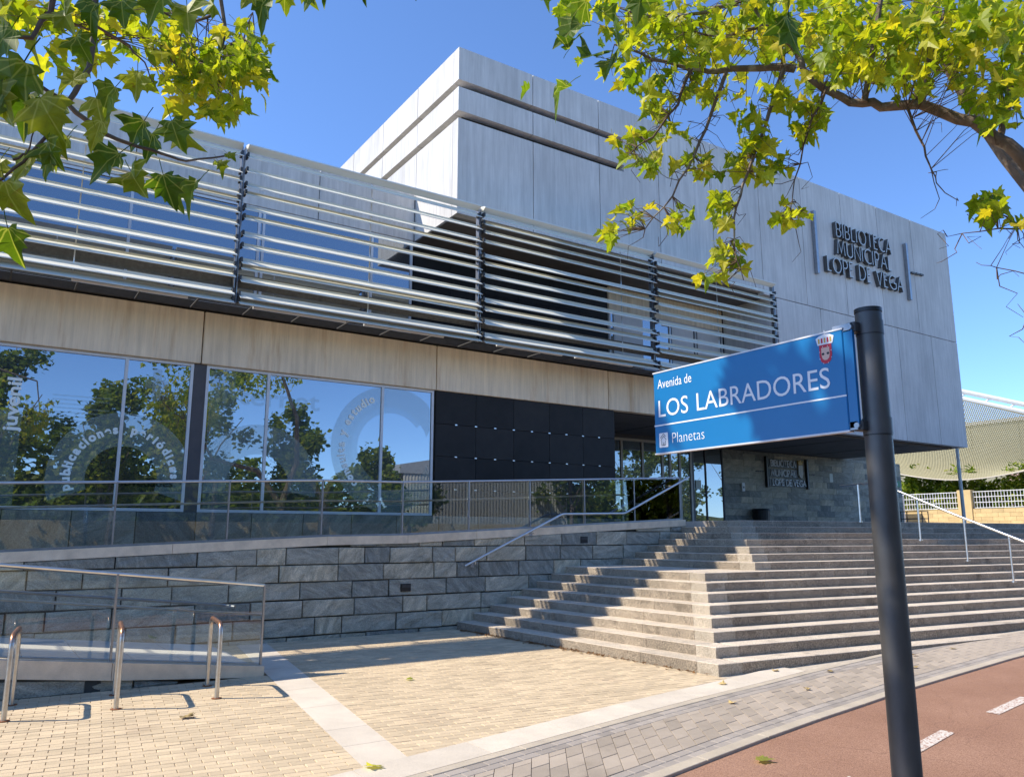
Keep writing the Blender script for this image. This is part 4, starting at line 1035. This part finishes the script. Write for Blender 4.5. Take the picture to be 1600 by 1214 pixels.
def limb(mb, pts, r0, r1, n=7, wob=.0, r=rnd):
    P_ = [Vector(p) for p in pts]; out = []
    for i in range(len(P_) - 1):
        a, b = P_[i], P_[i + 1]
        for k in range(3):
            t = k / 3; q = a.lerp(b, t)
            if (i or k) and wob: q = q + Vector((r.uniform(-1, 1), r.uniform(-1, 1), r.uniform(-1, 1))) * wob
            out.append(q)
    out.append(P_[-1]); mb.tube(out, r0, n, r1)
    return out
def pp(lst, d): return [P(a[0], a[1], a[2] if len(a) > 2 else d) for a in lst]

# ---- tree whose bough crosses the upper right
R2 = random.Random(21)
tr = thing('plane_tree', (9.4, 2.6, 0), 'plane tree whose bough with yellow-green leaves hangs in from the right', 'tree')
trunk = MB()
bough = pp([(1640, 290, 7.2), (1600, 255, 7.1), (1560, 216, 7.0), (1500, 184, 6.9), (1440, 166, 6.8), (1380, 166, 6.8), (1330, 158, 6.7), (1285, 140, 6.7), (1255, 110, 6.6), (1240, 75, 6.6), (1200, 40, 6.5), (1160, -10, 6.4)], 6.7)
limb(trunk, [(9.4, 2.6, -.1), (9.36, 2.6, 1.5), (9.25, 2.65, 3.0)], .19, .15, 12, .01, R2)
trunk.build('trunk', M['bark'], tr, True)
b_ = MB(); limb(b_, [(9.25, 2.65, 2.9), (8.3, 2.75, 4.1), bough[0]], .12, .058, 9, .0, R2); limb(b_, bough, .058, .015, 9, .018, R2); b_.build('bough', M['bark'], tr, True)
b_ = MB(); limb(b_, [(9.25, 2.65, 2.9), (9.6, 3.2, 4.4), (9.3, 3.9, 6.0), (8.6, 4.2, 7.4)], .12, .05, 8, .02, R2); b_.build('bough', M['bark'], tr, True)
subs = [([(1242, 108), (1190, 104), (1120, 113), (1080, 108), (1020, 92), (960, 70)], 6.6, .035, .008),
        ([(1225, 108), (1205, 170), (1186, 225), (1160, 290), (1146, 340), (1148, 390), (1162, 438)], 6.5, .020, .004),
        ([(1135, 112), (1110, 180), (1085, 245), (1050, 305), (1008, 358)], 6.5, .018, .004),
        ([(1080, 108), (1058, 165), (1020, 215), (985, 240)], 6.4, .016, .004),
        ([(1290, 142), (1262, 205), (1242, 280), (1234, 335)], 6.6, .012, .003),
        ([(1418, 168), (1440, 222), (1450, 255), (1463, 286)], 6.7, .012, .004),
        ([(1640, 352, 7.0), (1590, 352, 6.9), (1545, 326, 6.8)], 6.8, .010, .004), ([(1640, 352, 7.0), (1560, 358), (1480, 370)], 6.8, .009, .002),
        ([(1350, 160), (1366, 70), (1380, -20)], 6.7, .03, .02), ([(1440, 166), (1455, 80), (1490, -20)], 6.8, .03, .02), ([(1562, 216), (1582, 130), (1610, 40)], 7.0, .03, .02),
        ([(1160, 0), (1100, 20), (1030, 30), (960, 10)], 6.4, .02, .006), ([(1200, 40), (1130, 60), (1050, 40)], 6.4, .018, .006), ([(1640, 540, 6.8), (1590, 475, 6.8)], 6.8, .006, .002), ([(1640, 435, 6.6), (1560, 420, 6.6), (1525, 410, 6.6)], 6.6, .005, .002)]
nodes = []
for pts, d, r0, r1 in subs:
    b_ = MB(); o_ = limb(b_, pp(pts, d), r0, r1, 6, .012, R2); b_.build('branch', M['bark'] if r0 > .017 else M['twig'], tr, True); nodes += o_
nodes += bough[4:]
tw = MB()
for i in range(95):      # bare twigs hanging from the branches
    a = R2.choice(nodes); q = a; pts = [a]
    for k in range(4):
        q = q + Vector((R2.uniform(-.10, .10), R2.uniform(-.10, .10), R2.uniform(-.13, .05))); pts.append(q)
    tw.tube(pts, .0045, 4, .0018)
CL_R = [(900, 15, 50, 22, 34), (1000, 38, 60, 40, 105), (1000, 108, 48, 36, 44), (1090, 45, 70, 48, 150), (1180, 36, 60, 42, 105), (1100, 135, 45, 26, 26), (1300, 45, 90, 48, 190), (1330, 108, 60, 32, 70), (1420, 55, 80, 50, 180),
        (1420, 122, 50, 24, 36), (1530, 45, 80, 48, 170), (1560, 150, 46, 46, 50), (1500, 125, 40, 26, 28), (1590, 110, 26, 56, 50), (1268, 172, 26, 22, 14), (1030, 165, 30, 24, 18), (1215, 150, 26, 26, 16),
        (985, 213, 28, 18, 18), (1012, 250, 32, 18, 18), (988, 335, 32, 18, 18), (958, 362, 12, 13, 7), (1060, 342, 20, 15, 13), (1058, 200, 26, 18, 12), (1085, 255, 26, 16, 14), (1150, 255, 22, 22, 22), (1130, 325, 22, 22, 18), (1136, 395, 26, 20, 20),
        (1108, 432, 13, 9, 7), (1182, 222, 28, 26, 26), (1198, 262, 26, 22, 20), (1232, 338, 28, 15, 20), (1258, 205, 22, 22, 12), (1545, 318, 34, 17, 22), (1592, 344, 10, 7, 4), (1170, 172, 18, 22, 10), (885, 140, 18, 16, 8)]
rest = MB(); n_ind = 0
for (cx, cy, rx, ry, cnt) in CL_R:
    spray = cnt < 30
    for k in range(int(cnt * (.86 if not spray else 1.0))):
        u, v = max(-1.1, min(1.1, R2.gauss(0, .55))), max(-1.1, min(1.1, R2.gauss(0, .55)))
        d = 6.6 + R2.uniform(-.7, .8) * (.4 if spray else 1)
        p = P(cx + u * rx, cy + v * ry, d); s = R2.uniform(.07, .155)
        if spray and min((q - p).length for q in nodes) > .42: continue
        if spray and n_ind < 240: leaf_one('leaf_bright', p, s, tr, R2); n_ind += 1
        else: leaf_add(rest, p, s, R2)
        if spray or k % 3 == 0:
            a = min(nodes if spray else R2.sample(nodes, 14), key=lambda q: (q - p).length)
            if (a - p).length < .9: tw.tube([a, a.lerp(p, .5) + Vector((0, 0, R2.uniform(-.03, .06))), p], .004, 4, .0015)
for (cx, cy, sz) in ((905, 62, .19), (932, 108, .20), (888, 150, .17), (962, 112, .17), (945, 40, .18), (1232, 45, .2), (1002, 4, .18), (1185, 8, .17), (915, 20, .17), (890, 95, .15)):
    leaf_one('leaf_dark', P(cx, cy - 18, 4.2), sz, tr, R2)
# the rest of the crown above and to the right, outside the picture
for i in range(1300):
    p = Vector((8.6 + R2.gauss(0, 1.5), 4.2 + R2.gauss(0, 1.2), 7.6 + R2.gauss(0, .9)))
    if (p.z - EYE) / math.hypot(p.x, p.y) > .56: leaf_add(rest, p, R2.uniform(.12, .17), R2)
kind(rest.build('crown', M['leaf_bright_set'], tr), 'stuff'); kind(tw.build('twigs', M['twig'], tr), 'stuff')

# ---- tree on the left, close overhead
R3 = random.Random(5)
tl = thing('plane_tree', (-2.6, 3.6, 0), 'plane tree with large dark leaves close overhead at the upper left', 'tree')
b_ = MB(); limb(b_, [(-2.6, 3.6, -.1), (-2.55, 3.6, 2.0), (-2.4, 3.6, 3.6)], .20, .15, 12, .01, R3); b_.build('trunk', M['bark'], tl, True)
b_ = MB(); limb(b_, [(-2.4, 3.6, 3.5), (-1.6, 3.5, 4.8), (-.6, 3.2, 4.9)] + pp([(150, -90)], 2.9), .08, .013, 8, .004, R3); limb(b_, pp([(150, -90), (148, 60), (140, 108), (104, 162), (152, 205), (200, 226), (252, 240), (292, 252), (352, 244)], 2.9), .013, .003, 7, .003, R3); b_.build('bough', M['bark'], tl, True)
b_ = MB(); limb(b_, [(-2.4, 3.6, 3.5), (-2.2, 4.4, 5.2), (-1.6, 5.2, 6.4), (-.6, 5.6, 6.6)] + pp([(330, -120, 5.6)], 5.6), .10, .02, 8, .01, R3); limb(b_, pp([(330, -120, 5.6), (352, 50, 5.6), (342, 108, 5.6)], 5.6), .02, .006, 6, .01, R3); b_.build('bough', M['bark'], tl, True)
b_ = MB(); limb(b_, [(-2.4, 3.6, 3.5), (-2.3, 3.4, 5.0), (-1.5, 3.3, 6.8)], .10, .05, 8, .01, R3); b_.build('bough', M['bark'], tl, True)
ln = []
for pts, d, r0, r1 in (([(85, -20), (76, 20), (48, 62), (-10, 48)], 2.9, .012, .006), ([(104, 162), (60, 130), (20, 100), (-20, 105)], 2.9, .007, .003), ([(72, 214), (40, 252), (-20, 292)], 2.7, .006, .004),
                       ([(148, 40), (200, 70), (228, 100), (240, 130)], 3.4, .006, .002), ([(340, 20), (290, 40), (240, 10)], 5.6, .012, .006), ([(345, 80), (380, 60), (395, 20)], 5.6, .010, .004), ([(330, 110), (280, 100), (230, 70)], 5.6, .010, .003), ([(180, 60), (120, 40), (40, 10)], 5.4, .010, .005), ([(20, 250), (40, 240), (55, 200)], 2.7, .004, .002)):
    b_ = MB(); o_ = limb(b_, pp(pts, d), r0, r1, 6, .006, R3); b_.build('branch', M['twig'], tl, True); ln += o_
near = [(38, 120, .215), (292, 28, .165), (62, 172, .17), (150, 168, .15), (186, 258, .16), (205, 285, .15), (255, 288, .13), (268, 300, .12), (310, 300, .14), (420, 10, .15), (445, -4, .10), (490, -8, .10), (515, -10, .09), (570, -12, .08), (645, -12, .07), (395, -5, .10), (470, -14, .10), (225, 205, .14), (105, 228, .12), (55, 262, .13), (8, 300, .14), (12, 372, .14), (268, 205, .14),
        (215, 128, .12), (18, 60, .14), (100, 30, .13), (130, 130, .13), (240, 225, .12), (60, 70, .12), (45, 165, .15), (90, 175, .13), (0, 160, .16), (180, 150, .12), (160, 205, .11), (285, 215, .12), (340, 258, .06), (75, 235, .12), (0, 265, .13), (330, 10, .13), (255, 8, .14), (190, 15, .12), (75, 250, .1), (355, 246, .05), (20, 20, .14), (150, 20, .12), (120, 70, .11)]
for (cx, cy, sz) in near:
    d = R3.uniform(2.55, 3.05); a = R3.uniform(-.9, .9)
    tip = (Vector((_rt[0], _rt[1], 0)) * math.sin(a) * .8 + Vector((0, 0, -1)) * math.cos(a) + Vector((_fh[0], _fh[1], 0)) * R3.uniform(-.3, .3)).normalized()
    nrm = Vector((-_fh[0], -_fh[1], 0)) * 1.0 + Vector((R3.gauss(0, .35), R3.gauss(0, .35), R3.uniform(-.2, .6))); nrm = (nrm - tip * nrm.dot(tip)).normalized()
    R_ = Matrix((tip.cross(nrm), tip, nrm)).transposed()
    leaf_one('leaf_dark', P(cx, cy - sz * 110, d), sz * .84, tl, R3, R_)
rest = MB(); tw = MB(); ni = 0
for (cx, cy, rx, ry, cnt) in ((330, 120, 58, 46, 90), (382, 92, 26, 46, 46), (250, 60, 55, 45, 44), (290, 100, 48, 38, 46), (60, 20, 60, 26, 34), (170, 30, 60, 34, 34), (352, 168, 40, 16, 26), (120, 62, 55, 34, 24), (20, 6, 40, 16, 16), (405, 100, 12, 30, 12)):
    for k in range(cnt):
        p = P(cx + R3.gauss(0, .55) * rx, cy + R3.gauss(0, .55) * ry, 5.5 + R3.uniform(-.5, .6)); s = R3.uniform(.085, .14)
        if ni < 200: leaf_one('leaf_bright', p, s, tl, R3); ni += 1
        else: leaf_add(rest, p, s, R3)
        if k % 2 == 0:
            a = min(R3.sample(ln, 12), key=lambda q: (q - p).length)
            if (a - p).length < .8: tw.tube([a, a.lerp(p, .5) + Vector((0, 0, .03)), p], .004, 4, .0015)
clumps = [Vector((-1.4 + R3.gauss(0, .95), 3.9 + R3.gauss(0, .7), 6.2 + R3.gauss(0, .65))) for _ in range(34)]
for i in range(470):    # main crown overhead, outside the picture; it shades the near leaves and dapples the sign
    p = R3.choice(clumps) + Vector((R3.gauss(0, .2), R3.gauss(0, .2), R3.gauss(0, .16)))
    if p.x > .35: continue
    leaf_add(rest, p, R3.uniform(.14, .19), R3)
kind(rest.build('crown', M['leaf_bright_set'], tl), 'stuff'); kind(tw.build('twigs', M['twig'], tl), 'stuff')

# ------------------------------------------------------------------ far side of the street (mirrored in the glazing)
def street_tree(x, y, h, r, seed, label):
    q = random.Random(seed); t = thing('street_tree', (x, y, 0), label, 'tree', 'trees across the street')
    b = MB(); limb(b, [(x, y, -.1), (x + .1, y, h * .3), (x, y + .1, h * .55)], .16, .09, 8, .03, q)
    for k in range(6):
        a = k * 1.05 + q.random(); limb(b, [(x, y, h * (.28 + .04 * k)), (x + math.cos(a) * r * .4, y + math.sin(a) * r * .4, h * (.5 + .03 * k)), (x + math.cos(a) * r * .75, y + math.sin(a) * r * .75, h * (.62 + .05 * k))], .06, .02, 5, .03, q)
    b.build('trunk', M['bark'], t, True)
    c = MB(); cl = [(q.gauss(0, .42) * r, q.gauss(0, .42) * r, q.uniform(.38, .95) * h) for _ in range(34)]
    for i in range(4200):
        cx, cy, cz = q.choice(cl); k = 1 - max(0, (cz / h - .7)) * 1.6
        p = Vector((x + (cx + q.gauss(0, .32)) * k, y + (cy + q.gauss(0, .32)) * k, cz + q.gauss(0, .32)))
        s = q.uniform(.18, .36); R_ = leaf_rot(q); pts = [Vector((0, -.5, 0)), Vector((.5, 0, .1)), Vector((0, .6, 0)), Vector((-.5, 0, .1))]
        c.add([p + R_ @ (v * s) for v in pts], [(0, 1, 2, 3)])
    kind(c.build('crown', M['foliage'], t), 'stuff')
for i, (x, y, h, r, lb) in enumerate(((0.2, -14, 14.0, 2.6, 'tall dark tree mirrored at the left end of the ground floor glass'), (9.6, -14, 13.5, 3.2, 'broad tree mirrored around the dark column of the ground floor windows'), (4.9, -13, 9.6, 1.7, 'slim tree mirrored in the wide left-hand pane'),
                                      (15.2, -14, 9.4, 1.7, 'small tree mirrored in the pane left of the ring film'), (20.5, -14, 7.4, 1.6, 'low tree mirrored inside the ring film'), (-9, -15, 13, 3, 'big tree across the street beyond the left picture edge'), (33, -15, 11, 3, 'tree across the street mirrored in the entrance doors'), (41, -14, 10, 2.8, 'tree across the street mirrored beside the stone wall'), (50, -14, 11, 3.2, 'tree across the street mirrored in the left entrance leaf'), (58, -15, 11, 3.4, 'tree across the street mirrored in the glass beside the stone wall'), (66, -14, 12, 3.6, 'tall tree across the street mirrored in the tall glass left of the stone wall'))):
    street_tree(x, y, h, r, 40 + i, lb)
rg = MB(); rx_ = list(range(-60, 111, 5))
for i in range(len(rx_) - 1):
    h0, h1 = [(5.4 if x_ < 16 else 4.2) + .5 * math.sin(x_ * .21) for x_ in rx_[i:i + 2]]
    rg.add([(rx_[i], -23.5, -.1), (rx_[i + 1], -23.5, -.1), (rx_[i + 1], -27, h1), (rx_[i], -27, h0), (rx_[i + 1], -40, h1), (rx_[i], -40, h0)], [(0, 1, 2, 3), (3, 2, 4, 5)])
mk('sky_blocker_green', (.11, .13, .04), .95, var=.4, scale=1.5)
kind(rg.build('sky_blocker_bank', M['sky_blocker_green']), 'structure')  # unseen bank added to block bright horizon sky mirrored in the windows
fw_ = MB(); q = random.Random(77)
for i in range(26000):
    x = q.uniform(-40, 70); hh = (7.4 if x < 16 else 5.6) + .9 * math.sin(x * .31) + .6 * math.sin(x * .83 + 1); p = Vector((x, -24 + q.uniform(-1.5, 1.5), q.uniform(.2, 1) * hh)); R_ = leaf_rot(q); s_ = q.uniform(.3, .6)
    fw_.add([p + R_ @ (v * s_) for v in (Vector((0, -.6, 0)), Vector((.5, 0, .1)), Vector((0, .7, 0)), Vector((-.5, 0, .1)))], [(0, 1, 2, 3)])
o = kind(fw_.build('far_hedge', M['foliage']), 'stuff'); tag(o, 'distant belt of trees across the street, heightened to block bright horizon in the glass', 'trees')  # dense leaf belt, added and raised to block the horizon glare in reflections
gw = thing('garden_wall', (8, -17, 0), 'long ochre garden wall across the street mirrored low in the glass', 'wall')
for i in range(16): MB().bev(-30 + i * 5 + .01, -25 + i * 5 - .01, -17.2, -17, -.1, 2.5, .01).build('wall_panel', M['yellow_block'], gw)
sh = thing('corrugated_shed', (28, -19, 0), 'pale corrugated shed across the street mirrored beside the dark panels', 'building')
c = MB(); N_ = 90
pts = [(24 + i * .12, -17.6 + (.05 if i % 2 else 0)) for i in range(N_)]
c.add([(p[0], p[1], 0) for p in pts] + [(p[0], p[1], 6.0) for p in pts], [(i, i + 1, N_ + i + 1, N_ + i) for i in range(N_ - 1)]); c.build('wall', M['corrugated'], sh)
MB().prism_y([(23.7, 6.0), (35, 6.0), (35, 6.6), (29.3, 7.6), (23.7, 6.6)], -26, -17.5).build('roof', M['roof_grey'], sh)
lp = thing('street_lamp', (25.5, -9, 0), 'grey street lamp across the street mirrored near the shed', 'street lamp')
MB().tube([(25.5, -9, 0), (25.5, -9, 7.6)], .07, 8, .045).build('post', M['post_galv'], lp, True); MB().tube([(25.5, -9, 7.5), (27.4, -9, 7.9)], .035, 6).build('arm', M['post_galv'], lp); MB().bev(27.2, 28.0, -9.12, -8.88, 7.85, 7.98, .02).build('head', M['dark_steel'], lp)

# ------------------------------------------------------------------ background at the right: wall, fence, hedge, netting
yw = thing('boundary_wall', (46, 23, 2.1), 'yellow block wall with pillars at the right behind the stairs', 'wall')
MB().box(46.03, 46.3, 14, 34, 2.0, 3.20).build('wall_core', M['yellow_joint'], yw)
for r_ in range(5):
    y = 16 + (.3 if r_ % 2 else 0)
    while y < 33.4:
        e = min(y + .6, 33.6); MB().bev(46.0, 46.028, y + .004, e - .004, 2.10 + r_ * .225 + .004, 2.10 + (r_ + 1) * .225 - .004, .004).build('block', M['yellow_block'], yw); y = e
for yy in (17.0, 23.4, 29.7): MB().bev(45.94, 46.38, yy - .38, yy + .38, 2.0, 4.28, .015).build('pillar', M['yellow_block'], yw)
for y0, y1, lb in ((17.42, 22.98, 'white bar fence panel on the yellow wall right of the pillar'), (23.82, 29.28, 'white bar fence panel on the yellow wall left of the pillar')):
    f = thing('fence_panel', (46.15, y0, 3.25), lb, 'fence')
    for zz in (3.28, 3.58, 3.88, 4.17): MB().box(46.11, 46.18, y0, y1, zz - .018, zz + .018).build('rail', M['white_paint'], f)
    n_ = int((y1 - y0) / .16)
    for i in range(n_ + 1):
        yy = y0 + (y1 - y0) * i / n_; MB().box(46.13, 46.16, yy - .011, yy + .011, 3.24, 4.2).build('bar', M['white_paint'], f)
def shrub(x, y, z, rx, ry, rz, n_, seed, label):
    q = random.Random(seed); t = thing('hedge_shrub', (x, y, z), label, 'shrub', 'shrubs behind the yellow wall')
    c = MB()
    for i in range(n_):
        a = q.uniform(0, 2 * math.pi); rr = math.sqrt(q.random()); bump_ = 1 + .18 * math.sin(a * 5 + seed)
        p = Vector((x + math.cos(a) * rr * rx, y + math.sin(a) * rr * ry, z + rz * q.random() ** .6 * (1 - .35 * rr * rr) * bump_)); s = q.uniform(.16, .30); R_ = leaf_rot(q, -.6)
        c.add([p + R_ @ (v * s) for v in (Vector((0, -.6, 0)), Vector((.3, 0, .1)), Vector((0, .9, 0)), Vector((-.3, 0, .1)))], [(0, 1, 2, 3)])
    kind(c.build('foliage', M['hedge_leaf'], t), 'stuff'); b = MB(); limb(b, [(x, y, z - .3), (x + .05, y, z + rz * .5)], .06, .03, 6); b.build('stem', M['bark'], t)
for i, (y, rz, lb) in enumerate(((30.4, 3.9, 'rounded shrub behind the fence nearest the library corner'), (27.4, 3.6, 'bright green shrub over the fence left of the net post'), (24.7, 3.4, 'green shrub just left of the wall pillar'), (21.2, 3.4, 'loose shrub over the fence right of the pillar'))):
    shrub(48.4, y, 2.0, 1.5, 1.9, rz, 4200, i + 3, lb)
tag(MB().bev(44.6, 45.1, 26.4, 27.6, 2.09, 4.1, .03).build('cabinet', M['white_paint']), 'white cabinet in front of the yellow wall beside the stone wall end', 'cabinet')
tb = thing('metal_rack', (35.5, 20.3, 2.1), 'low dark metal rack by the yellow wall', 'rack')
for yy in (19.9, 20.9):
    for xx in (35.3, 35.8): MB().box(xx - .015, xx + .015, yy - .015, yy + .015, 2.09, 2.85).build('leg', M['dark_steel'], tb)
for zz in (2.5, 2.83): MB().box(35.28, 35.82, 19.88, 20.92, zz, zz + .03).build('shelf', M['dark_steel'], tb)
tag(MB().bev(72, 73, 27, 33, 2, 8.0, .05).build('pink_building', M['pink_wall']), 'pinkish building far right behind the netting', 'building')
np_ = thing('net_post', (34.3, 17.55, 2.1), 'slim galvanised post carrying the sports netting', 'post')
MB().tube([(34.3, 17.55, 2.05), (34.3, 17.55, 6.2)], .075, 10, .06).build('pole', M['post_galv'], np_, True); MB().tube([(34.3, 17.55, 2.09), (34.3, 17.55, 2.13)], .15, 12).build('foot_plate', M['post_galv'], np_)
net = thing('sports_netting', (42, 22, 4), 'sagging olive safety net under a white roof beam at right', 'net')
TLc, TRc = P(1395, 600, 62), P(1700, 672, 62); BLc, BRc = P(1395, 739, 54), P(1640, 732, 50)
def npt(u, v):
    t = TLc.lerp(TRc, u); b = BLc.lerp(BRc, u); p = t.lerp(b, v)
    p = p + Vector((.5, .8, 0)) * math.sin(math.pi * v) * 1.2; p.z -= .75 * math.sin(math.pi * v) + (.5 * math.sin(math.pi * u * 1.1) * v)
    return p
st = MB()
for i in range(101): st.tube([npt(i / 100, k / 16) for k in range(17)], .035, 3, caps=False)
for k in range(58): st.tube([npt(i / 24, k / 57) for i in range(25)], .035, 3, caps=False)
kind(st.build('mesh_strands', M['net'], net), 'stuff')
MB().tube([npt(i / 24, 1) for i in range(25)], .035, 6).build('edge_rope', M['frame_beige'], net)
hall = thing('sports_hall', (74, 45, 2), 'olive grey hall wall showing through the sports netting', 'building')
for i in range(12): MB().bev(73, 73.4, 24 + i * 4 + .03, 28 + i * 4 - .03, 1.9, 11.4, .02).build('wall_panel', M['hall_wall'], hall)
MB().box(72.8, 90, 24, 72, 11.41, 11.7).build('roof', M['roof_grey'], hall)
rb = thing('roof_beam', (44, 22, 7), 'white roof beam above the sports netting', 'beam')
for dy_, dz_ in ((0, .1), (0, .62)):
    a, b = TLc + Vector((0, .2, dz_)), TRc + Vector((0, .2, dz_ + .25)); MB().tube([a, b], .16, 8).build('chord', M['white_paint'], rb, True)
for i in range(9):
    u = i / 8; a = TLc.lerp(TRc, u) + Vector((0, .2, .1)); MB().tube([a, TLc.lerp(TRc, min(1, u + .06)) + Vector((0, .2, .8))], .06, 6).build('web', M['white_paint'], rb)

# ------------------------------------------------------------------ fallen leaves
R4 = random.Random(3)
fl = [(1.85, 8.65, 'pale leaf on the pavers between the hoops and the paving strip'), (2.75, 6.05, 'yellow leaf on the granite strip corner at the bottom edge'), (4.6, 9.3, 'small yellow leaf alone on the sunlit plaza'), (5.35, 4.55, 'yellow leaf on the red cycle track left of the pole')]
def fallen(x, y, z, s, mn, label, group=None):
    v, f = R4.choice(LV); a = R4.uniform(0, 6.28); c_, s_ = math.cos(a), math.sin(a)
    V = [(x + (q.x * c_ - q.y * s_) * s, y + (q.x * s_ + q.y * c_) * s, z + .012 + abs(q.z) * s * .55) for q in v]
    tag(obj('fallen_leaf', V, f, M[mn]), label, 'leaf', group)
for i, (x, y, lb) in enumerate(fl): fallen(x, y, G(x), .14 if i != 2 else .10, 'dry_leaf' if i == 0 else 'leaf_bright', lb, 'fallen leaves')
DL = ('dry leaf on the grey slabs directly below the stair corner', 'dry leaf on the grey slabs just left of the sign pole', 'dry leaf near the lowest right step, close behind the pole', 'dry leaf by the cycle kerb right of the pole', 'dry leaf in mid pavement right of the pole', 'dry leaf on the granite plate touching the stair corner', 'dry leaf at the foot of the first right-hand step', 'farthest dry leaf on the pavement at right')
for (x, v), lb in zip(((6.9, 1.0), (8.2, .8), (9.3, 1.2), (10.4, .6), (11.3, 1.0), (7.6, 1.65), (8.8, 1.7), (12.3, .9)), DL):
    p = sv(x, v); fallen(p[0], p[1], p[2], .09, 'dry_leaf', lb, 'dry leaves on the pavement')
lt = MB()
for i in range(260):
    y = R4.choice((R4.uniform(9.5, 13.4), R4.uniform(7.5, 13.5))); x = stair_left(y) - abs(R4.gauss(0, .06)) - .02; v, f = R4.choice(LV); s = R4.uniform(.02, .05); a = R4.uniform(0, 6.28)
    lt.add([(x + (q.x * math.cos(a) - q.y * math.sin(a)) * s, y + (q.x * math.sin(a) + q.y * math.cos(a)) * s, .008 + abs(q.z) * s + R4.random() * .01) for q in v], f)
o = kind(lt.build('leaf_litter', M['litter']), 'stuff'); tag(o, 'brown leaf litter gathered along the foot of the left steps', 'leaf litter')
